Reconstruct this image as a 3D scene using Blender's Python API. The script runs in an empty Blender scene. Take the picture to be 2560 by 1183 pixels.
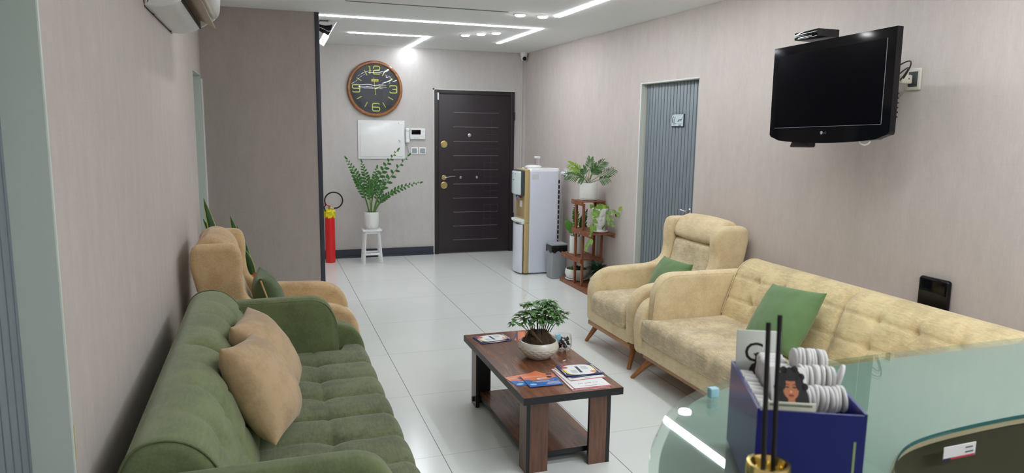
import bpy, math, random
from math import sin, cos, pi, sqrt, radians, atan2, exp
from mathutils import Vector, Matrix, noise as mnoise

S = bpy.context.scene
COL = S.collection

# ------------------------------------------------------------------ camera
cd = bpy.data.cameras.new('camera')
cam = bpy.data.objects.new('camera', cd); COL.objects.link(cam)
R_ = Vector((0.945821, -0.324369, 0.014406)); U_ = Vector((0.035492, 0.147388, 0.988442)); F_ = Vector((0.322743, 0.934378, -0.150915))
m = Matrix.Identity(4)
for i in range(3):
    m[i][0] = R_[i]; m[i][1] = U_[i]; m[i][2] = -F_[i]
m[0][3], m[1][3], m[2][3] = 0, 0, 1.58
cam.matrix_world = m
cd.sensor_width = 36; cd.lens = 36 * 1785.9 / 2560
cd.clip_start = .02; cd.clip_end = 60
cd.dof.use_dof = True; cd.dof.focus_distance = 4.0; cd.dof.aperture_fstop = 8.0
S.camera = cam

# ------------------------------------------------------------------ world, exposure
w = bpy.data.worlds.new('world'); S.world = w; w.use_nodes = True
w.node_tree.nodes['Background'].inputs[0].default_value = (.8, .85, .9, 1)
w.node_tree.nodes['Background'].inputs[1].default_value = 0.05
S.view_settings.view_transform = 'Standard'; S.view_settings.look = 'None'
S.view_settings.exposure = 0.2; S.view_settings.gamma = 1; S.view_settings.use_curve_mapping = False
STRIP = 36.0      # radiance of the LED strips
SPOT = 42.0       # radiance of the downlight discs

CEIL = 2.5; XL = -.465; XR = 3.14; YF = 8.64; YN = -1.6; PY = 6.325

# ------------------------------------------------------------------ materials
def L(c):
    c = c / 255.0
    return c / 12.92 if c <= .04045 else ((c + .055) / 1.055) ** 2.4
def C3(r, g, b): return (L(r), L(g), L(b), 1)
class NT:
    def __init__(s, name):
        s.m = bpy.data.materials.new(name); s.m.use_nodes = True
        s.t = s.m.node_tree; s.b = s.t.nodes['Principled BSDF']; s.out = s.t.nodes['Material Output']
    def n(s, typ, **k):
        x = s.t.nodes.new(typ)
        for a, v in k.items():
            if a.startswith('i_'):
                key = a[2:]; key = int(key) if key.isdigit() else key.replace('_', ' ')
                x.inputs[key].default_value = v
            else: setattr(x, a, v)
        return x
    def l(s, a, b): s.t.links.new(a, b)
    def coord(s, kind='Object', scale=(1, 1, 1)):
        c = s.n('ShaderNodeTexCoord'); mp = s.n('ShaderNodeMapping'); mp.inputs['Scale'].default_value = scale
        s.l(c.outputs[kind], mp.inputs[0]); return mp.outputs[0]
    def noise(s, vec, scale, detail=4, rough=.55):
        x = s.n('ShaderNodeTexNoise'); x.inputs['Scale'].default_value = scale
        x.inputs['Detail'].default_value = detail; x.inputs['Roughness'].default_value = rough
        s.l(vec, x.inputs['Vector']); return x.outputs[0]
    def ramp(s, fac, stops):
        x = s.n('ShaderNodeValToRGB'); e = x.color_ramp.elements
        while len(e) < len(stops): e.new(.5)
        for q, (p, c) in zip(e, stops): q.position = p; q.color = c
        s.l(fac, x.inputs[0]); return x.outputs[0]
    def mix(s, fac, a, b, mode='MIX'):
        x = s.n('ShaderNodeMix'); x.data_type = 'RGBA'; x.blend_type = mode
        for v, i in ((fac, 0), (a, 6), (b, 7)):
            if isinstance(v, (int, float)): x.inputs[i].default_value = v
            elif isinstance(v, tuple): x.inputs[i].default_value = v
            else: s.l(v, x.inputs[i])
        return x.outputs[2]
    def math(s, op, a, b=0.0):
        x = s.n('ShaderNodeMath'); x.operation = op
        for v, i in ((a, 0), (b, 1)):
            if isinstance(v, (int, float)): x.inputs[i].default_value = v
            else: s.l(v, x.inputs[i])
        return x.outputs[0]
    def color(s, c):
        if isinstance(c, tuple): s.b.inputs['Base Color'].default_value = c
        else: s.l(c, s.b.inputs['Base Color'])
        return s
    def bump(s, h, strength=.3, dist=.002):
        x = s.n('ShaderNodeBump'); x.inputs['Strength'].default_value = strength; x.inputs['Distance'].default_value = dist
        s.l(h, x.inputs['Height']); s.l(x.outputs[0], s.b.inputs['Normal']); return s
    def p(s, **k):
        for a, v in k.items(): s.b.inputs[a.replace('_', ' ')].default_value = v
        return s

def plain(name, c, rough=.5, metal=0, coat=0, vary=.06, scale=9, **k):
    t = NT(name); v = t.coord()
    f = t.noise(v, scale, 3)
    t.color(t.mix(f, tuple(x * (1 - vary) for x in c[:3]) + (1,), tuple(min(1, x * (1 + vary)) for x in c[:3]) + (1,)))
    t.p(Roughness=rough, Metallic=metal, Coat_Weight=coat, **k)
    return t.m

def wallpaper(name, base):
    t = NT(name); o = t.coord()
    v1 = t.coord(scale=(30, 30, 3.5)); v2 = t.coord(scale=(5, 5, 90))
    a = t.noise(v1, 5, 4, .6); b = t.noise(v2, 4, 3, .6); c = t.noise(o, 1.6, 3); d = t.noise(o, 260, 1)
    dk = tuple(x * .87 for x in base[:3]) + (1,); lt = tuple(min(1, x * 1.08) for x in base[:3]) + (1,)
    pk = (base[0] * 1.05, base[1] * .98, base[2] * .98, 1)
    f = t.math('ADD', t.math('MULTIPLY', t.noise(t.coord(scale=(6, 6, 1.6)), 2.2, 6, .7), .45), t.math('ADD', t.math('MULTIPLY', a, .33), t.math('MULTIPLY', b, .22)))
    c1 = t.mix(t.ramp(f, [(.36, (0, 0, 0, 1)), (.64, (1, 1, 1, 1))]), dk, lt)
    c2 = t.mix(t.math('MULTIPLY', c, .5), c1, pk)
    sp = t.ramp(d, [(.74, (0, 0, 0, 1)), (.80, (1, 1, 1, 1))])
    c3 = t.mix(t.math('MULTIPLY', sp, .25), c2, C3(225, 220, 212))
    t.color(c3).p(Roughness=.62).bump(f, .15, .001)
    t.b.inputs['Specular IOR Level'].default_value = .3
    return t.m
M = {}
M['wall'] = wallpaper('linen_wallpaper', C3(204, 195, 189))
M['wallfar'] = wallpaper('pale_linen_wallpaper', C3(196, 193, 190))
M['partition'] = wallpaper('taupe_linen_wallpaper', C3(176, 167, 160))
M['ceiling'] = plain('ceiling_paint', C3(236, 238, 236), .8, vary=.012, scale=2)
M['jamb'] = plain('pale_green_paint', C3(212, 222, 213), .38, vary=.02, scale=3)
M['jambR'] = plain('cream_jamb_paint', C3(212, 214, 204), .4, vary=.02, scale=3)
M['navy'] = plain('navy_skirting', C3(47, 52, 66), .35)
M['black'] = plain('black_plastic', C3(18, 18, 22), .4)
M['blackmatte'] = plain('matte_black', C3(14, 14, 15), .7)
M['gloss'] = plain('gloss_black', C3(5, 5, 9), .07)
M['gloss'].node_tree.nodes['Principled BSDF'].inputs['Specular IOR Level'].default_value = .35
M['screen'] = plain('screen_glass', C3(2, 2, 7), .2)
M['screen'].node_tree.nodes['Principled BSDF'].inputs['Specular IOR Level'].default_value = .12
M['white'] = plain('white_plastic', C3(232, 234, 234), .4, vary=.02)
M['whiteg'] = plain('white_gloss', C3(236, 237, 236), .18, coat=.4, vary=.02)
M['offwhite'] = plain('aged_white_plastic', C3(212, 208, 192), .4, vary=.05)
M['grey'] = plain('grey_plastic', C3(150, 156, 160), .45)
M['dgrey'] = plain('dark_grey_plastic', C3(62, 66, 70), .5)
M['chrome'] = plain('chrome', C3(205, 205, 205), .2, 1)
M['brass'] = plain('brass', C3(205, 185, 130), .28, 1)
M['gold'] = plain('gold_cap', C3(228, 205, 130), .16, 1)
M['goldpl'] = plain('champagne_plastic', C3(190, 167, 118), .4)
M['dispwhite'] = plain('dispenser_white', C3(222, 226, 240), .3, coat=.3, vary=.015)
M['red'] = plain('red_enamel', C3(214, 12, 18), .32, coat=.3)
M['yellow'] = plain('yellow_film', C3(238, 214, 30), .35, vary=.3, scale=60)
M['orange'] = plain('orange_ribbon', C3(240, 100, 22), .4, vary=.2, scale=60)
M['soil'] = plain('soil', C3(62, 48, 32), .95, vary=.7, scale=120)
M['stem'] = plain('green_stem', C3(96, 128, 58), .5)
M['bark'] = plain('root_bark', C3(92, 70, 48), .8, vary=.4, scale=50)
M['trunk'] = plain('brown_stem', C3(74, 58, 40), .8, vary=.3, scale=50)
M['paper'] = plain('white_paper', C3(236, 236, 234), .6, vary=.01)
M['pnavy'] = plain('print_navy', C3(38, 38, 98), .3)
M['pblue'] = plain('print_blue', C3(38, 104, 186), .3)
M['plblue'] = plain('print_light_blue', C3(150, 205, 235), .3)
M['porange'] = plain('print_orange', C3(226, 122, 76), .3, vary=.1)
M['pyellow'] = plain('print_yellow', C3(240, 226, 66), .3)
M['pred'] = plain('print_red', C3(196, 62, 84), .3)
M['pink'] = plain('print_skin', C3(226, 168, 140), .3)
M['text'] = plain('print_text', C3(52, 54, 70), .5)
M['greytext'] = plain('print_grey_text', C3(120, 126, 132), .5)
M['bluebox'] = plain('blue_acrylic', C3(18, 22, 116), .3, coat=.2, vary=.03)
M['cotton'] = plain('cotton', C3(226, 224, 222), .9, vary=.04, scale=80)
M['cream'] = plain('cream_card', C3(212, 216, 196), .55, vary=.02)
M['skin'] = plain('print_face', C3(196, 124, 84), .5, vary=.1)
M['hair'] = plain('print_hair', C3(26, 22, 22), .6)
M['lips'] = plain('print_lips', C3(150, 48, 44), .5)
M['yprint'] = plain('clock_yellow', C3(214, 222, 92), .5, vary=.03)
M['clockface'] = plain('clock_navy_face', C3(20, 27, 40), .3, vary=.05)
M['doorgrey'] = plain('ribbed_grey_panel', C3(124, 134, 141), .45, vary=.05, scale=6)
M['doorgroove'] = plain('ribbed_groove', C3(56, 66, 74), .6)
M['ceramic'] = plain('white_ceramic', C3(226, 227, 222), .3, coat=.3, vary=.03)
M['olive'] = plain('dark_olive_panel', C3(66, 66, 46), .5)  # dark tone takes in the shade inside the desk
M['board'] = plain('desk_board', C3(150, 156, 148), .5, vary=.02)
M['boardedge'] = plain('desk_board_edge', C3(176, 168, 136), .55, vary=.08, scale=150)
M['brownflap'] = plain('dusty_vane', C3(176, 160, 140), .5, vary=.08, scale=30)
M['brownpart'] = plain('dusty_brown_duct', C3(112, 88, 68), .6, vary=.2, scale=30)
M['blackbag'] = plain('black_film', C3(16, 16, 20), .25, vary=.3, scale=60)

def wood(name, c1, c2, scale=(3, 3, 40), rough=.4, coat=0):
    t = NT(name); v = t.coord(scale=scale)
    f = t.noise(v, 3.2, 6, .6); g = t.noise(t.coord(), 2.2, 3)
    x = t.ramp(t.math('ADD', t.math('MULTIPLY', f, .8), t.math('MULTIPLY', g, .2)), [(.25, c1), (.75, c2)])
    t.color(x).p(Roughness=rough, Coat_Weight=coat).bump(f, .12, .001); return t.m
M['walnut'] = wood('walnut_veneer', C3(62, 34, 22), C3(152, 98, 68), (11, 1.0, 11), .2, .3)
M['walnutv'] = wood('walnut_veneer_upright', C3(62, 38, 28), C3(128, 84, 62), (22, 22, 2), .3, .2)
M['standwood'] = wood('stained_pine', C3(98, 50, 26), C3(160, 94, 56), (20, 3, 20), .4)
M['standwoodv'] = wood('stained_pine_upright', C3(94, 50, 28), C3(156, 92, 56), (20, 20, 3), .4)
M['legwood'] = wood('oak_leg', C3(128, 76, 34), C3(176, 112, 56), (20, 20, 3), .35, .2)
M['railwood'] = wood('oak_rail', C3(150, 100, 60), C3(184, 132, 86), (20, 2.5, 20), .4)
M['clockwood'] = wood('clock_rim_wood', C3(104, 62, 28), C3(168, 108, 56), (9, 9, 9), .3, .2)
M['doorwood'] = wood('dark_wenge_veneer', C3(26, 17, 24), C3(40, 28, 35), (14, 14, 1.5), .38)

def fabric(name, c1, c2, c3, patch=7, rough=.9, an=.38):
    t = NT(name); o = t.coord()
    big = t.noise(o, patch, 6, .72); fine = t.noise(t.coord(scale=(1, .14, 1)), 120, 4, .75); th = t.noise(t.coord(scale=(.3, 1, 1)), 420, 2)
    mk = t.ramp(t.math('ADD', t.math('MULTIPLY', big, 1 - an), t.math('MULTIPLY', fine, an)), [(.44, (0, 0, 0, 1)), (.58, (1, 1, 1, 1))])
    x = t.mix(mk, c1, c2); y = t.mix(t.math('MULTIPLY', th, .5), x, c3)
    t.color(y).p(Roughness=rough, Sheen_Weight=.25, Sheen_Roughness=.5).bump(t.math('ADD', fine, th), .22, .0012)
    t.b.inputs['Specular IOR Level'].default_value = .2
    return t.m
M['beige'] = fabric('cream_chenille', C3(232, 212, 170), C3(208, 184, 144), C3(224, 204, 162), 6)
M['beigeseat'] = fabric('worn_cream_chenille', C3(226, 208, 170), C3(176, 156, 126), C3(212, 194, 158), 5)
M['beigeL'] = fabric('tan_chenille', C3(214, 184, 140), C3(184, 150, 112), C3(202, 172, 130), 6)
M['green'] = fabric('green_chenille', C3(112, 123, 84), C3(92, 100, 68), C3(107, 117, 79), 6)
M['greenseat'] = fabric('worn_green_chenille', C3(116, 124, 88), C3(84, 90, 66), C3(101, 108, 76), 5)
M['velvet'] = fabric('camel_velvet', C3(200, 172, 136), C3(174, 146, 112), C3(190, 162, 126), 6, .8, .15)
M['gcush'] = fabric('sage_cotton', C3(108, 138, 92), C3(98, 126, 82), C3(104, 132, 88), 3, .9, .1)
M['gcushd'] = fabric('moss_cotton', C3(82, 98, 62), C3(70, 84, 54), C3(78, 92, 60), 3, .9, .1)

def tile():
    t = NT('glazed_floor_tile'); g = t.n('ShaderNodeNewGeometry'); sp = t.n('ShaderNodeSeparateXYZ'); t.l(g.outputs['Position'], sp.inputs[0])
    def line(out, off, size, wid):
        a = t.math('DIVIDE', t.math('SUBTRACT', out, off), size); fr = t.math('FRACT', a)
        d = t.math('MINIMUM', fr, t.math('SUBTRACT', 1.0, fr)); return t.math('LESS_THAN', d, wid / size / 2)
    lx = line(sp.outputs[0], .764 - 8 * .798, .798, .0042); ly = line(sp.outputs[1], 3.195 - 8 * .811, .811, .0030)
    pos = t.coord(scale=(1, 1, 1)); n1 = t.noise(pos, 1.1, 4); n2 = t.noise(pos, 30, 2)
    base = t.mix(n1, C3(222, 225, 221), C3(234, 237, 234))
    mx = t.mix(t.math('MULTIPLY', ly, .55), base, C3(130, 128, 122)); mx = t.mix(t.math('MULTIPLY', lx, .9), mx, C3(104, 104, 102))
    t.color(mx); t.p(Roughness=.16)
    t.l(t.math('ADD', .13, t.math('MULTIPLY', n2, .08)), t.b.inputs['Roughness'])
    t.b.inputs['Specular IOR Level'].default_value = .5
    return t.m
M['tile'] = tile()

def leafmat(name, c1, c2, edge=None):
    t = NT(name); f = t.noise(t.coord(), 22, 3)
    x = t.mix(f, c1, c2); t.color(x).p(Roughness=.4); t.b.inputs['Specular IOR Level'].default_value = .4
    return t.m
M['zz'] = leafmat('zz_leaf', C3(30, 74, 34), C3(66, 122, 52))
M['zzl'] = leafmat('zz_leaf_light', C3(70, 140, 50), C3(120, 180, 74))
M['palm'] = leafmat('palm_leaf', C3(62, 108, 60), C3(110, 152, 88))
M['palml'] = leafmat('palm_leaf_young', C3(140, 186, 56), C3(176, 208, 84))
M['pothos'] = leafmat('pothos_leaf', C3(84, 136, 50), C3(158, 188, 92))
M['drac'] = leafmat('dark_leaf', C3(24, 48, 34), C3(48, 82, 52))
M['bonsai'] = leafmat('bonsai_leaf', C3(44, 94, 46), C3(128, 164, 104))
M['snake'] = leafmat('snake_leaf', C3(28, 56, 34), C3(58, 96, 52))
M['snakeedge'] = leafmat('snake_leaf_edge', C3(158, 172, 70), C3(190, 196, 96))

def glass(name, tint, gl=1.0):
    t = NT(name); tr = t.n('ShaderNodeBsdfTransparent'); tr.inputs[0].default_value = tint
    g = t.n('ShaderNodeBsdfGlossy'); g.inputs['Roughness'].default_value = .01; g.inputs[0].default_value = (1, 1, 1, 1)
    fr = t.n('ShaderNodeFresnel'); ge = t.n('ShaderNodeNewGeometry')
    t.l(t.math('SUBTRACT', 1.5, t.math('MULTIPLY', ge.outputs['Backfacing'], 1.5 - 1 / 1.5)), fr.inputs[0])
    mx = t.n('ShaderNodeMixShader'); t.l(t.math('MULTIPLY', fr.outputs[0], gl), mx.inputs[0]); t.l(tr.outputs[0], mx.inputs[1]); t.l(g.outputs[0], mx.inputs[2])
    t.l(mx.outputs[0], t.out.inputs[0]); return t.m
M['glass'] = glass('clear_glass', (.97, .98, .98, 1))
M['deskglass'] = glass('green_desk_glass', (.87, .945, .915, 1))
M['glassedge'] = plain('teal_glass_edge', C3(34, 104, 104), .15, coat=.5)
def emit(name, s, c=(1, 1, 1)):
    t = NT(name); t.b.inputs['Base Color'].default_value = (.9, .9, .9, 1)
    t.b.inputs['Emission Color'].default_value = (*c, 1); t.b.inputs['Emission Strength'].default_value = s; return t.m
M['led'] = emit('led_diffuser', STRIP, (.93, .985, 1.04)); M['spot'] = emit('downlight_disc', SPOT, (.98, .985, 1.0))

# ------------------------------------------------------------------ mesh building
class MB:
    def __init__(s): s.v = []; s.f = []; s.mi = []; s.mats = []; s.X = Matrix.Identity(4)
    def mat(s, m):
        if m not in s.mats: s.mats.append(m)
        return s.mats.index(m)
    def add(s, vs, fs, m=None):
        k = len(s.v); s.v += [s.X @ Vector(p) for p in vs]
        i = s.mat(m) if m else 0
        for f in fs: s.f.append([a + k for a in f]); s.mi.append(i)
    def box(s, x0, x1, y0, y1, z0, z1, m=None):
        s.add([(x0, y0, z0), (x1, y0, z0), (x1, y1, z0), (x0, y1, z0), (x0, y0, z1), (x1, y0, z1), (x1, y1, z1), (x0, y1, z1)],
              [(0, 3, 2, 1), (4, 5, 6, 7), (0, 1, 5, 4), (1, 2, 6, 5), (2, 3, 7, 6), (3, 0, 4, 7)], m); return s
    def rbox(s, x0, x1, y0, y1, z0, z1, r=.004, k=2, div=(1, 1, 1), fn=None, m=None):
        lo = (x0, y0, z0); hi = (x1, y1, z1)
        r = min(r, *[(hi[i] - lo[i]) * .499 for i in range(3)])
        ax = []
        for i in range(3):
            a = [lo[i] + r - r * math.tan(pi / 4 * (1 - j / k)) for j in range(k)]
            n = div[i]; mid = [lo[i] + r + (hi[i] - lo[i] - 2 * r) * j / n for j in range(n + 1)]
            ax.append(a + mid + [hi[i] + lo[i] - q for q in reversed(a)])
        idx = {}; vs = []; fs = []
        def vid(i, j, l):
            key = (i, j, l)
            if key not in idx:
                p = Vector((ax[0][i], ax[1][j], ax[2][l])); q = Vector([min(max(p[t], lo[t] + r), hi[t] - r) for t in range(3)])
                d = p - q
                if d.length > 1e-9: p = q + d.normalized() * r
                if fn: p = fn(p)
                idx[key] = len(vs); vs.append(p)
            return idx[key]
        n = [len(a) - 1 for a in ax]
        for i in range(n[0]):
            for j in range(n[1]):
                fs.append((vid(i, j, 0), vid(i, j + 1, 0), vid(i + 1, j + 1, 0), vid(i + 1, j, 0)))
                fs.append((vid(i, j, n[2]), vid(i + 1, j, n[2]), vid(i + 1, j + 1, n[2]), vid(i, j + 1, n[2])))
        for i in range(n[0]):
            for l in range(n[2]):
                fs.append((vid(i, 0, l), vid(i + 1, 0, l), vid(i + 1, 0, l + 1), vid(i, 0, l + 1)))
                fs.append((vid(i, n[1], l), vid(i, n[1], l + 1), vid(i + 1, n[1], l + 1), vid(i + 1, n[1], l)))
        for j in range(n[1]):
            for l in range(n[2]):
                fs.append((vid(0, j, l), vid(0, j, l + 1), vid(0, j + 1, l + 1), vid(0, j + 1, l)))
                fs.append((vid(n[0], j, l), vid(n[0], j + 1, l), vid(n[0], j + 1, l + 1), vid(n[0], j, l + 1)))
        s.add(vs, fs, m); return s
    def tube(s, pts, rad, seg=8, m=None, cap=True, flat=1.0):
        pts = [Vector(p) for p in pts]; n = len(pts)
        if not hasattr(rad, '__len__'): rad = [rad] * n
        t0 = (pts[1] - pts[0]).normalized(); up = Vector((0, 0, 1)) if abs(t0.z) < .9 else Vector((1, 0, 0))
        a = t0.cross(up).normalized(); vs = []; fs = []
        for i in range(n):
            t = (pts[min(i + 1, n - 1)] - pts[max(i - 1, 0)]).normalized()
            a = (a - t * a.dot(t)).normalized(); b = t.cross(a)
            for j in range(seg):
                th = 2 * pi * j / seg; vs.append(pts[i] + (a * cos(th) + b * sin(th) * flat) * rad[i])
        for i in range(n - 1):
            for j in range(seg):
                k = (j + 1) % seg; fs.append((i * seg + j, i * seg + k, (i + 1) * seg + k, (i + 1) * seg + j))
        if cap: fs.append(tuple(reversed(range(seg)))); fs.append(tuple((n - 1) * seg + j for j in range(seg)))
        s.add(vs, fs, m); return s
    def lathe(s, prof, c=(0, 0, 0), seg=32, m=None, fn=None, closed=True):
        vs = []; fs = []; n = len(prof); cx, cy, cz = c
        for (r, z) in prof:
            for j in range(seg):
                th = 2 * pi * j / seg; p = Vector((cx + r * cos(th), cy + r * sin(th), cz + z))
                vs.append(fn(p, th, r, z) if fn else p)
        for i in range(n - 1):
            for j in range(seg):
                k = (j + 1) % seg; fs.append((i * seg + j, i * seg + k, (i + 1) * seg + k, (i + 1) * seg + j))
        if closed:
            fs.append(tuple(reversed(range(seg)))); fs.append(tuple((n - 1) * seg + j for j in range(seg)))
        s.add(vs, fs, m); return s
    def prism(s, poly, z0, z1, m=None, side=None):
        n = len(poly); vs = [(x, y, z0) for x, y in poly] + [(x, y, z1) for x, y in poly]
        s.add(vs, [tuple(reversed(range(n))), tuple(range(n, 2 * n))], m)
        s.add(vs, [(i, (i + 1) % n, n + (i + 1) % n, n + i) for i in range(n)], side or m); return s
    def build(s, name, m=None, parent=None, smooth=True, sharp=35, loc=None):
        me = bpy.data.meshes.new(name); o = bpy.data.objects.new(name, me)
        v = s.v
        if loc is not None: lv = Vector(loc); v = [p - lv for p in v]
        me.from_pydata([tuple(p) for p in v], [], s.f)
        for q in (s.mats or [m or M['white']]): me.materials.append(q)
        if len(s.mats) > 1: me.polygons.foreach_set('material_index', s.mi)
        if smooth:
            me.polygons.foreach_set('use_smooth', [True] * len(me.polygons))
            if sharp: me.set_sharp_from_angle(angle=radians(sharp))
        me.update(); COL.objects.link(o)
        if loc is not None: o.location = loc
        if parent: o.parent = parent
        return o

def tag(o, label, cat=None, group=None, kind=None):
    if label: o['label'] = label
    if cat: o['category'] = cat
    if group: o['group'] = group
    if kind: o['kind'] = kind
    return o
def thing(name, label, cat, loc=(0, 0, 0), rotz=0, group=None, kind=None):
    o = bpy.data.objects.new(name, None); COL.objects.link(o); o.empty_display_size = .05
    o.location = loc; o.rotation_euler = (0, 0, rotz); return tag(o, label, cat, group, kind)
def copy_thing(o, parent=None):
    c = o.copy(); COL.objects.link(c)
    if parent: c.parent = parent
    for ch in list(o.children): copy_thing(ch, c)
    return c
def struct(name, mb, m, label=None, cat=None, parent=None, **k):
    o = mb.build(name, m, parent, **k)
    if not parent: tag(o, label, cat, kind='structure')
    return o

# text as mesh in the local XY plane
def text_geo(mb, txt, size, X, m, ext=.0004, align='CENTER'):
    cu = bpy.data.curves.new('lettering', 'FONT'); cu.body = txt; cu.size = size; cu.extrude = ext; cu.align_x = align; cu.align_y = 'CENTER'; cu.resolution_u = 3
    o = bpy.data.objects.new('lettering', cu); COL.objects.link(o)
    me = bpy.data.meshes.new_from_object(o.evaluated_get(bpy.context.evaluated_depsgraph_get()))
    old = mb.X; mb.X = old @ X
    mb.add([v.co.copy() for v in me.vertices], [tuple(p.vertices) for p in me.polygons], m); mb.X = old
    bpy.data.objects.remove(o); bpy.data.curves.remove(cu); bpy.data.meshes.remove(me)
def frame(o, x, y, z=None):
    x = Vector(x).normalized(); y = Vector(y); y = (y - x * x.dot(y)).normalized(); z = x.cross(y)
    mm = Matrix.Identity(4)
    for i in range(3): mm[i][0] = x[i]; mm[i][1] = y[i]; mm[i][2] = z[i]; mm[i][3] = o[i]
    return mm

# closed profile with rounded corners, resampled
def roundpoly(pts, steps=6):
    out = []; n = len(pts)
    for i in range(n):
        x, z, r = pts[i]; p = Vector((x, z)); a = Vector(pts[i - 1][:2]) - p; b = Vector(pts[(i + 1) % n][:2]) - p
        ra = min(r, a.length * .49); rb = min(r, b.length * .49)
        if r <= 1e-6: out.append(p); continue
        A = p + a.normalized() * ra; B = p + b.normalized() * rb
        for k in range(steps + 1):
            t = k / steps; out.append(A * (1 - t) ** 2 + p * 2 * t * (1 - t) + B * t * t)
    return out
def resample(pts, sp):
    out = []; n = len(pts); tot = sum((pts[(i + 1) % n] - pts[i]).length for i in range(n))
    k = max(8, int(tot / sp)); step = tot / k; acc = 0; i = 0; want = 0
    for i in range(n):
        a = pts[i]; b = pts[(i + 1) % n]; d = (b - a).length
        while want <= acc + d - 1e-9 and len(out) < k:
            out.append(a + (b - a) * ((want - acc) / d if d else 0)); want += step
        acc += d
    return out
def plate(mb, prof, y0, y1, r=.02, sp=.02, ny=1, disp=None, seg=4, m=None):
    P = resample(roundpoly(prof), sp); n = len(P)
    area = sum(P[i].x * P[(i + 1) % n].y - P[(i + 1) % n].x * P[i].y for i in range(n))
    sg = 1 if area > 0 else -1
    N = []
    for i in range(n):
        t = P[(i + 1) % n] - P[i - 1]; N.append(Vector((t.y, -t.x)).normalized() * sg)
    rows = [(y0 + r * (1 - cos(pi / 2 * k / seg)), r * (1 - sin(pi / 2 * k / seg))) for k in range(seg)]
    rows += [(y0 + r + (y1 - y0 - 2 * r) * j / ny, 0) for j in range(ny + 1)]
    rows += [(y0 + y1 - y, i) for y, i in reversed(rows[:seg])]
    vs = []; fs = []
    for y, ins in rows:
        for i in range(n):
            p = P[i] - N[i] * ins
            d = disp(P[i].x, y, P[i].y, N[i]) if disp else 0
            p = p + N[i] * d; vs.append((p.x, y, p.y))
    for a in range(len(rows) - 1):
        for i in range(n):
            k = (i + 1) % n; q = (a * n + i, (a + 1) * n + i, (a + 1) * n + k, a * n + k)
            fs.append(q if sg < 0 else tuple(reversed(q)))
    fs.append(tuple(range(n)) if sg < 0 else tuple(reversed(range(n))))
    e = (len(rows) - 1) * n; fs.append(tuple(e + i for i in (reversed(range(n)) if sg < 0 else range(n))))
    if sg > 0: fs[-2], fs[-1] = tuple(range(n)), tuple(e + i for i in reversed(range(n)))
    mb.add(vs, fs, m); return mb
def gauss(d, s): return exp(-(d / s) ** 2)

# ================================================================== LIGHTS (fixtures)
def strip(name, segs, label, w=.036):
    b = MB()
    for (x0, y0, x1, y1) in segs:
        if abs(x1 - x0) > abs(y1 - y0): b.box(min(x0, x1), max(x0, x1), y0 - w / 2, y0 + w / 2, CEIL - .006, CEIL - .0005)
        else: b.box(x0 - w / 2, x0 + w / 2, min(y0, y1), max(y0, y1), CEIL - .006, CEIL - .0005)
    o = b.build(name, M['led'], smooth=False); return tag(o, label, 'ceiling light')
strip('led_strip_light', [(XL + .05, 6.45, 2.50, 6.45), (2.482, 6.468, 2.482, 7.74)], 'long white LED strip bending towards the entrance door')
strip('led_strip_light', [(.835, 7.51, 1.66, 7.51), (1.642, 7.528, 1.642, YF - .03)], 'short white LED strip bending to the wall above the clock')
strip('led_strip_light', [(2.345, 3.0, 2.345, 5.71)], 'straight white LED strip running towards the viewer by right wall', .05)
strip('led_strip_light', [(.05, 4.0, .05, 4.6)], 'straight LED strip outside the photo near the air conditioner', .03)
strip('led_strip_light', [(1.1, .6, 3.0, .6)], 'LED strip crossing the ceiling above the reception desk, outside the photo', .11)  # fill light added out of view to brighten the near side
strip('led_strip_light', [(.9, -.8, 3.0, -.8)], 'LED strip crossing the ceiling behind the viewer, outside the photo', .11)  # added behind the camera as fill for partition and right wall
strip('led_strip_light', [(1.4, 2.1, 2.7, 2.1)], 'LED strip crossing the ceiling over the near half of the room, outside the photo', .09)  # extra fill emitter, added to lift the near floor and walls
ring = [(.058, 0), (.058, -.004), (.052, -.008), (.045, -.008), (.043, -.004), (.040, -.004), (.040, 0)]
SP = [(1.954, 7.19, 'round white downlight furthest left of the three in a diagonal row'), (2.072, 7.03, 'middle round white downlight of the diagonal row of three'),
      (2.187, 6.90, 'round white downlight furthest right of the diagonal row of three'), (2.018, 5.722, 'round downlight beside the end of the thin ceiling slot'),
      (2.219, 5.724, 'round downlight next to the tip of the near LED strip'), (2.53, 3.82, 'round downlight reflected in the glass desk top'),
      (1.2, 3.6, 'round downlight over the coffee table'), (1.3, 1.6, 'round downlight above the near end of the room'), (.7, 5.0, 'round downlight over the tan armchair')]  # these unseen downlights are added for more light in the room
for k, (x, y, lb) in enumerate(SP):
    t = thing('downlight', lb, 'ceiling light', (x, y, CEIL), group='round ceiling downlights')
    MB().lathe(ring, seg=28).build('trim_ring', M['whiteg'], t)
    MB().lathe([(.0385, -.0005), (.0385, -.014), (.034, -.017)], seg=24).build('lamp_disc', M['spot'], t)

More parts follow.
